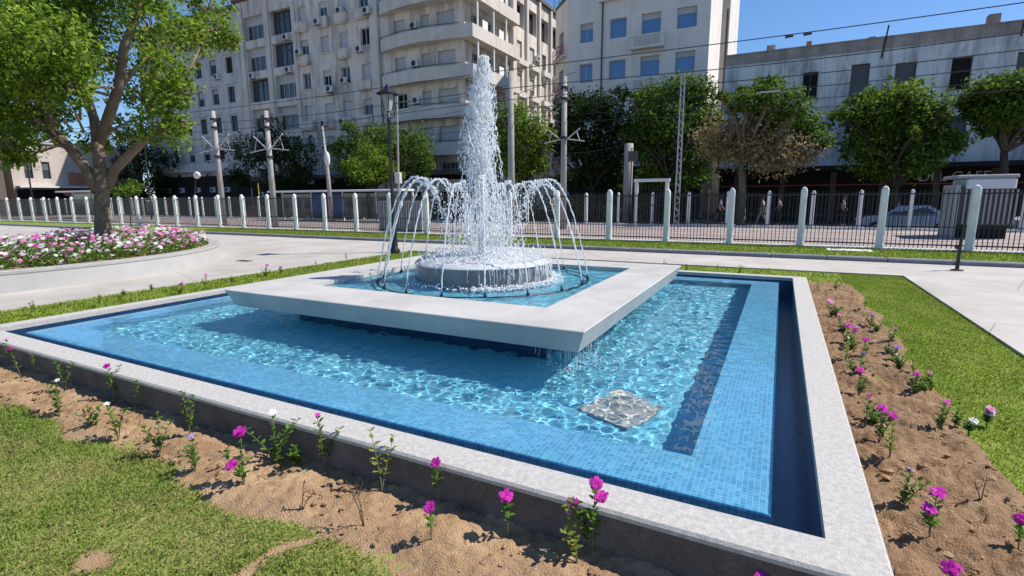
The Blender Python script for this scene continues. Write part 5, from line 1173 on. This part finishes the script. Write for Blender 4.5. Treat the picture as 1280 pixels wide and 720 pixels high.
m = MB(); m.tube([(4.75, CY - .06, 10.2), (4.95, CY - .06, 12.15)], .05, 6); m.build('wire_anchor', 'iron', C); m = MB(); m.tube([(11.4, CY - .06, 10.6), (11.6, CY - .06, 13.6)], .035, 6); m.build('wire_anchor', 'iron', C)
m = MB(); m.box(CX0 + .1, CX1 - .1, CY - .06, CY - .005, G, 3.2); m.build('shopfront', 'shop', C)
m = MB(); m.box(CX0 + .1, CX1 - .1, CY - 3.2, CY - .065, 3.15, 3.42); m.build('shop_canopy', 'dark', C)  # canopy stretched extra deep to throw shade on the street below
for x in (-3.5, -.5, 2.6, 5.4, 8.2, 11.0): m = MB(); m.box(x, x + .35, CY - .14, CY - .065, G, 3.14); m.build('shop_pillar', 'roof', C)
m = MB(); m.box(-4.4, 14, CY - .19, CY - .145, 2.22, 2.30); m.build('shop_trim', 'awning', C)
def sign_text(name, body, size, loc, mat, parent, rot=(math.pi / 2, 0, 0)):
    cu = bpy.data.curves.new(name, 'FONT'); cu.body = body; cu.size = size; cu.extrude = .02; tmp = bpy.data.objects.new(name, cu); COL.objects.link(tmp); bpy.context.view_layer.update(); me = bpy.data.meshes.new_from_object(tmp.evaluated_get(bpy.context.evaluated_depsgraph_get())); bpy.data.objects.remove(tmp); me.materials.clear(); me.materials.append(M[mat]); o = bpy.data.objects.new(name, me); COL.objects.link(o); o.parent = parent; o.location = Vector(loc) - wloc(parent); o.rotation_euler = rot; return o
q0 = ony(1148, 224, CY - .2)
sign_text('sign_lettering', 'DEL CAFE', .82, (q0.x, CY - .10, 2.42), 'signwhite', C)
# --- low sunny houses far left
D = thing('beige_houses', 'sunlit beige house with flat roof and red shop awning at the far left', 'building', (-80, 30, G))
m = MB(); hd = [(1.2, 2.0, 4.2, 6.2), (2.9, 3.7, 4.2, 6.2), (9.6, 10.4, 4.4, 5.8)]
facade(m, (-80, 25.6, G), (0, 1, 0), 14, G, 8.3, hd, .3); m.quad((-80, 25.6, G), (-80, 25.6, 7.2), (-96, 25.6, 7.2), (-96, 25.6, G)); m.build('wall', 'sandwall', D)
for a, b, c, d in hd: window(D, (-80, 25.6, 0), (0, 1, 0), a, b, c, d, .2, 'frame_dark', 'glass', 0.5, 'shutter_dark', 0, 0)
m = MB(); m.box(-96, -79.8, 25.4, 39.6, 8.3, 8.6); m.build('roof', 'sandwall', D)
m = MB(); m.box(-79.99, -79.9, 31, 36, 3.5, 5.0); m.build('brick_panel', 'brick_red', D)
m = MB(); m.box(-79.99, -78.9, 25.8, 36.5, 3.1, 3.3); m.build('shop_canopy', 'shelterwhite', D)
m = MB(); m.add([(-79.9, 29.6, 3.0), (-79.9, 33.2, 3.0), (-77.6, 33.2, 2.1), (-77.6, 29.6, 2.1), (-79.9, 29.6, 2.95), (-79.9, 33.2, 2.95), (-77.6, 33.2, 2.05), (-77.6, 29.6, 2.05)], [(0, 3, 2, 1), (4, 5, 6, 7), (3, 7, 6, 2), (0, 4, 7, 3), (1, 2, 6, 5)]); m.build('awning', 'awning', D)
m = MB(); m.box(-79.97, -79.92, 25.8, 37, G, 2.9); m.build('shopfront', 'shop', D)
E2 = thing('brick_house', 'narrow reddish brick house at the left edge of the picture', 'building', (-78, 19.5, G)); m = MB(); facade(m, (-78, 17.0, G), (0, 1, 0), 7.2, G, 9.5, [(2, 3, 3.6, 5.4), (5.2, 6.0, 3.6, 5.4)], .3); m.quad((-78, 24.2, G), (-92, 24.2, G), (-92, 24.2, 9.5), (-78, 24.2, 9.5)); m.build('wall', 'roof', E2)
for a in (2, 5.2): window(E2, (-78, 17, 0), (0, 1, 0), a, a + (1 if a == 2 else .8), 3.6, 5.4, .2, 'frame_dark', 'glass', 0, 'shutter', 0, 0)
m = MB(); m.box(-92, -77.8, 16.8, 24.4, 9.5, 9.8); m.build('roof', 'roof', E2)

# ------------------------------------------------------------------ street furniture across the tramway
def shelter(label, x0, x1, y, z, h, d, mats, group=None):
    t = thing('tram_shelter', label, 'shelter', (x0, y, z)); m = MB()
    m.box(x0, x1, y - d / 2, y + d / 2, z + h, z + h + .13, bev=.03); m.build('roof', mats[0], t)
    n = max(2, int((x1 - x0) / 2.6))
    for i in range(n + 1): m = MB(); x = x0 + .1 + (x1 - x0 - .2) * i / n; m.box(x - .05, x + .05, y + d / 2 - .15, y + d / 2 - .05, z, z + h); m.build('post', mats[0], t)
    for i in range(n):
        a = x0 + .16 + (x1 - x0 - .2) * i / n; b = x0 + .04 + (x1 - x0 - .2) * (i + 1) / n; m = MB(); m.box(a, b, y + d / 2 - .11, y + d / 2 - .08, z + .25, z + h - .1); m.build('glass_panel', mats[1 + (i % (len(mats) - 1))], t)
    m = MB(); m.box(x0 + .5, x1 - .5, y + .1, y + .5, z + .42, z + .48); m.build('bench', 'frame_dark', t)
    return t
a, b = ony(332, 240, 24.5), ony(500, 236, 24.5)
shelter('long dark glass tram shelter with flat white roof edge behind the left fence', a.x, b.x, 25.3, -.02, 2.05, 1.4, ['shelterwhite', 'glass', 'bluepanel', 'glass'])
a, b = ony(62, 232, 21), ony(108, 232, 21)
shelter('green glass tram shelter beyond the planter tree at the far left', a.x, b.x, 22, -.02, 2.3, 1.4, ['shelterwhite', 'teal'])
a, b = ony(794, 231, 25), ony(836, 231, 25)
t = thing('gate_frame', 'small white portal frame standing among the tramway fences', 'gate', (a.x, 25, -.02)); m = MB(); m.box(a.x, a.x + .16, 24.92, 25.08, -.02, 2.3); m.box(b.x - .16, b.x, 24.92, 25.08, -.02, 2.3); m.box(a.x - .05, b.x + .05, 24.9, 25.1, 2.3, 2.45); m.build('frame', 'shelterwhite', t)
m = MB()
for i in range(9): x = a.x + .25 + (b.x - a.x - .5) * i / 8; m.tube([(x, 25, .05), (x, 25, 2.2)], .012, 4)
m.box(a.x + .17, b.x - .17, 24.98, 25.02, 1.1, 1.15); m.build('gate_leaf', 'iron', t)
a, b = ony(472, 252, 17.2), ony(526, 252, 17.2)
t = thing('metal_cabinet', 'grey ribbed metal cabinet behind the fence near the black lamp post', 'cabinet', (a.x, 17.4, -.02)); m = MB(); m.box(a.x, b.x, 17.2, 17.9, -.02, 1.42, bev=.02)
m.build('body', 'corrug', t); m = MB()
for i in range(17): x = a.x + .08 + (b.x - a.x - .16) * i / 16; m.box(x - .02, x + .02, 17.17, 17.198, .08, 1.35)
m.build('ribs', 'galv', t)
a, b = ony(1198, 222, 22), ony(1272, 222, 22)
t = thing('kiosk', 'pale blue-grey street kiosk with ribbed front behind the right end of the fence', 'kiosk', (a.x, 22.6, -.02)); m = MB(); m.box(a.x + .15, b.x, 22.2, 23.8, .45, 1.75); m.build('body', 'frame_dark', t)
m = MB(); m.box(a.x + .28, b.x + .03, 22.0, 23.9, 1.75, 2.12, bev=.05); m.build('fascia', 'kiosk', t); m = MB(); m.box(a.x - .02, b.x + .05, 21.95, 23.95, 2.125, 2.24, bev=.03); m.build('roof', 'corrug', t)
m = MB(); m.box(a.x - .0, a.x + .14, 22.1, 23.8, -.02, 1.9); m.build('side_panel', 'corrug', t)
m = MB()
for i in range(11): x = a.x + .3 + i * .14; m.box(x, x + .05, 22.16, 22.197, .5, 1.72)
m.build('ribs', 'corrug', t); m = MB(); m.box(a.x + .15, b.x, 22.25, 23.75, -.02, .449); m.build('plinth', 'dark', t)
q = ony(787, 200, 28.6); t = thing('traffic_sign', 'dark square sign board fixed before the concrete pillar', 'sign', (q.x, 28.6, -.3)); m = MB(); m.box(q.x - .1, q.x + .45, 28.58, 28.62, q.z - .1, q.z + .5); m.build('sign_board', 'frame_dark', t); m = MB(); m.tube([(q.x + .1, 28.66, -.3), (q.x + .1, 28.66, q.z + .7)], .04, 6); m.build('post', 'iron', t)
for (px, py, lab) in ((1057, 255, 'x'),): pass
q = ony(707, 243, 26); t = thing('round_sign', 'small blue sign on a slim post right of the jet', 'sign', (q.x, 26, 0)); m = MB(); m.lathe([(0, 0), (.2, 0), (.2, .03), (0, .03)], 20); m.v = [(q.x + a_, 26 - c_, q.z + b_) for a_, b_, c_ in m.v]; m.build('sign_disc', 'bluepanel', t); m = MB(); m.tube([(q.x, 26.04, 0), (q.x, 26.04, q.z + .15)], .03, 6); m.build('post', 'galv', t)
for i, (px, lab) in enumerate(((885, 'thin yellow marker pole behind the second fence'), (326, 'thin yellow marker pole near the left tram shelter'))):
    q = ony(px, 270, 28); m = MB(); m.tube([(q.x, 28, -.3), (q.x, 28, 1.9 if i == 0 else 2.9)], .04, 6); M.setdefault('yellow', surf('yellow_paint', (.50, .42, .05), .6, .1)); tag(m.build('marker_pole', 'yellow'), lab, 'pole')

for (xa, xb, lab) in ((-15.5, -9.6, 'long dark clipped hedge behind the second fence right of the jet'), (-8.2, -4.4, 'short dark clipped hedge behind the white gate frame'), (-49, -37, 'dark clipped hedge behind the second fence at the left'), (-31, -22, 'dark clipped hedge behind the tram shelter')):
    t = thing('hedge', lab, 'hedge', ((xa + xb) / 2, 28.6, -.36), 'dark hedges beyond the tramway'); n = int((xb - xa) / .7)
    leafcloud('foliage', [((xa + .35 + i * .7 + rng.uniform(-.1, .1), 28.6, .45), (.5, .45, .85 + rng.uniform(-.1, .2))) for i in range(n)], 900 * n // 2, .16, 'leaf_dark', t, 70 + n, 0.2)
    m = MB(); [m.tube([(xa + .35 + i * .7, 28.6, -.4), (xa + .4 + i * .7, 28.6, .9)], .03, 5) for i in range(n)]; m.build('stems', 'bark_dark', t)

# parked cars in the shade
def car(label, x, y, z, col, s=1):
    t = thing('parked_car', label, 'car', (x, y, z), 'cars parked across the tramway'); L, Wd = 4.1, 1.7
    prof = [(-2.05, .35), (-2.02, .72), (-1.75, .88), (-1.0, .95), (-.45, 1.38), (.75, 1.42), (1.45, 1.0), (1.95, .92), (2.05, .6), (2.03, .3)]
    m = MB()
    n = len(prof); ins = lambda zz: .0 if zz < .96 else .16
    vs = [(x + s * a, y - Wd / 2 + ins(b), z + b) for a, b in prof] + [(x + s * a, y + Wd / 2 - ins(b), z + b) for a, b in prof]
    m.add(vs, [tuple(range(n)), tuple(range(2 * n - 1, n - 1, -1))] + [(i, i + n, (i + 1) % n + n, (i + 1) % n) for i in range(n)]); m.build('body', col, t)
    m = MB(); w = [(-.85, .97), (-.40, 1.32), (.10, 1.34), (.10, .97)]; w2 = [(.18, .97), (.18, 1.34), (.70, 1.35), (1.22, 1.0)]
    for ww in (w, w2):
        for sg in (-1, 1): m.add([(x + s * a, y + sg * (Wd / 2 - ins(b) * (b > .98) + .006 - (.14 * (b - .97) / .4 if b < .98 else 0)), z + b) for a, b in ww], [tuple(range(4))])
    m.add([(x + s * -.97, y - .68, z + .98), (x + s * -.97, y + .68, z + .98), (x + s * -.49, y + .6, z + 1.36), (x + s * -.49, y - .6, z + 1.36)], [(0, 1, 2, 3)]); m.build('windows', 'glass', t)
    for a in (-1.3, 1.3):
        for sg in (-1, 1):
            m = MB(); m.tube([(x + a, y + sg * .86 - .09, z + .31), (x + a, y + sg * .86 + .09, z + .31)], .31, 18); wo = m.build('wheel', 'tyre', t)
            m = MB(); m.tube([(x + a, y + sg * .86 - .1, z + .31), (x + a, y + sg * .86 + .1, z + .31)], .18, 12); m.build('rim', 'galv', wo)
    for sg in (-.6, .6):
        m = MB(); m.box(x - s * 2.0 - .05, x - s * 2.0 + .05, y + sg - .16, y + sg + .16, z + .62, z + .76); m.build('headlight', 'lampglass', t); m = MB(); m.box(x + s * 2.0 - .05, x + s * 2.0 + .05, y + sg - .15, y + sg + .15, z + .68, z + .82); m.build('tail_light', 'lampred', t)
car('silver-blue parked car behind the right part of the second fence', 5.3, 30.0, -.36, 'carpaint')
car('dark parked car behind the fence right of the fountain jet', -10.3, 31.0, -.36, 'frame_dark', -1)
car('white parked car behind the fence at the far right by the kiosk', 11.6, 30.2, -.36, 'shelterwhite')
car('red parked car behind the left fence near the tall concrete pole', -41.5, 29.0, -.36, 'awning')

# ------------------------------------------------------------------ people on the far pavement
def person(label, px, pose, shirt, trousers, face=1, seat=False):
    y = 34.0; b = ony(px, 265, y); z = -.22; x = b.x; t = thing('person', label, 'person', (x, y, z))
    st = .30 if pose == 'walk' else .05; f = face
    J = {'pel': (0, 0, .93), 'wai': (0, 0, 1.08), 'che': (.02 * f, 0, 1.30), 'nec': (.03 * f, 0, 1.47), 'hd0': (.05 * f, 0, 1.58), 'hd1': (.05 * f, 0, 1.68), 'hp1': (0, -.10, .90), 'hp2': (0, .10, .90),
         'kn1': (st * .65 * f, -.10, .50), 'an1': (st * f, -.10, .09), 'to1': ((st + .17) * f, -.10, .04), 'kn2': (-st * .25 * f, .10, .50), 'an2': (-st * 1.1 * f, .10, .10), 'to2': ((-st * 1.1 + .16) * f, .10, .04),
         'sh1': (.02 * f, -.19, 1.40), 'el1': (-.10 * f, -.25, 1.14), 'wr1': (.04 * f, -.25, .92), 'ha1': (.08 * f, -.24, .83), 'sh2': (.02 * f, .19, 1.40), 'el2': (.06 * f, .25, 1.14), 'wr2': (.22 * f, .23, .96), 'ha2': (.28 * f, .22, .88)}
    Rr = {'pel': .15, 'wai': .135, 'che': .165, 'nec': .06, 'hd0': .085, 'hd1': .095, 'hp1': .10, 'hp2': .10, 'kn1': .065, 'kn2': .065, 'an1': .042, 'an2': .042, 'to1': .035, 'to2': .035, 'sh1': .065, 'sh2': .065, 'el1': .045, 'el2': .045, 'wr1': .032, 'wr2': .032, 'ha1': .035, 'ha2': .035}
    Ed = ['pel-wai', 'wai-che', 'che-nec', 'nec-hd0', 'hd0-hd1', 'pel-hp1', 'pel-hp2', 'hp1-kn1', 'kn1-an1', 'an1-to1', 'hp2-kn2', 'kn2-an2', 'an2-to2', 'che-sh1', 'che-sh2', 'sh1-el1', 'el1-wr1', 'wr1-ha1', 'sh2-el2', 'el2-wr2', 'wr2-ha2']
    def skin(nm, keys, mat, grow=0.0):
        ks = [k for k in J if k in keys]; me = bpy.data.meshes.new(nm); me.from_pydata([J[k] for k in ks], [(ks.index(e.split('-')[0]), ks.index(e.split('-')[1])) for e in Ed if e.split('-')[0] in ks and e.split('-')[1] in ks], [])
        o = bpy.data.objects.new(nm, me); COL.objects.link(o); o.parent = t; o.modifiers.new('skin', 'SKIN'); sv = me.skin_vertices[0].data
        for i, k in enumerate(ks): sv[i].radius = (Rr[k] + grow, (Rr[k] + grow)); sv[i].use_root = (i == 0)
        su = o.modifiers.new('sub', 'SUBSURF'); su.levels = 1; su.render_levels = 2; me.materials.append(M[mat]); return o
    skin('body', set(J), 'skin')
    skin('trousers', {'pel', 'hp1', 'hp2', 'kn1', 'kn2', 'an1', 'an2'}, trousers, .022)
    skin('shirt', {'wai', 'che', 'sh1', 'sh2', 'el1', 'el2'}, shirt, .022)
    m = MB(); m.blob((x + .04 * f, y, z + 1.70), .105, stretch=(1.05, .95, .85), n=2); m.build('hair', 'hair', t, smooth=True)
    return t
person('person in a lilac shirt and dark trousers standing beside the withered tree', 900, 'stand', 'cloth_lilac', 'cloth_black', 1)
person('person in a white top and khaki trousers walking along the far pavement', 953, 'walk', 'cloth_white', 'cloth_khaki', -1)
person('person in a white shirt half hidden by a fence post', 974, 'stand', 'cloth_white', 'cloth_black', -1)
person('person in a pale shirt in front of the dark shopfront', 1053, 'stand', 'cloth_white', 'cloth_black', 1)
for o in bpy.data.objects:
    if '_base' in o: del o['_base']
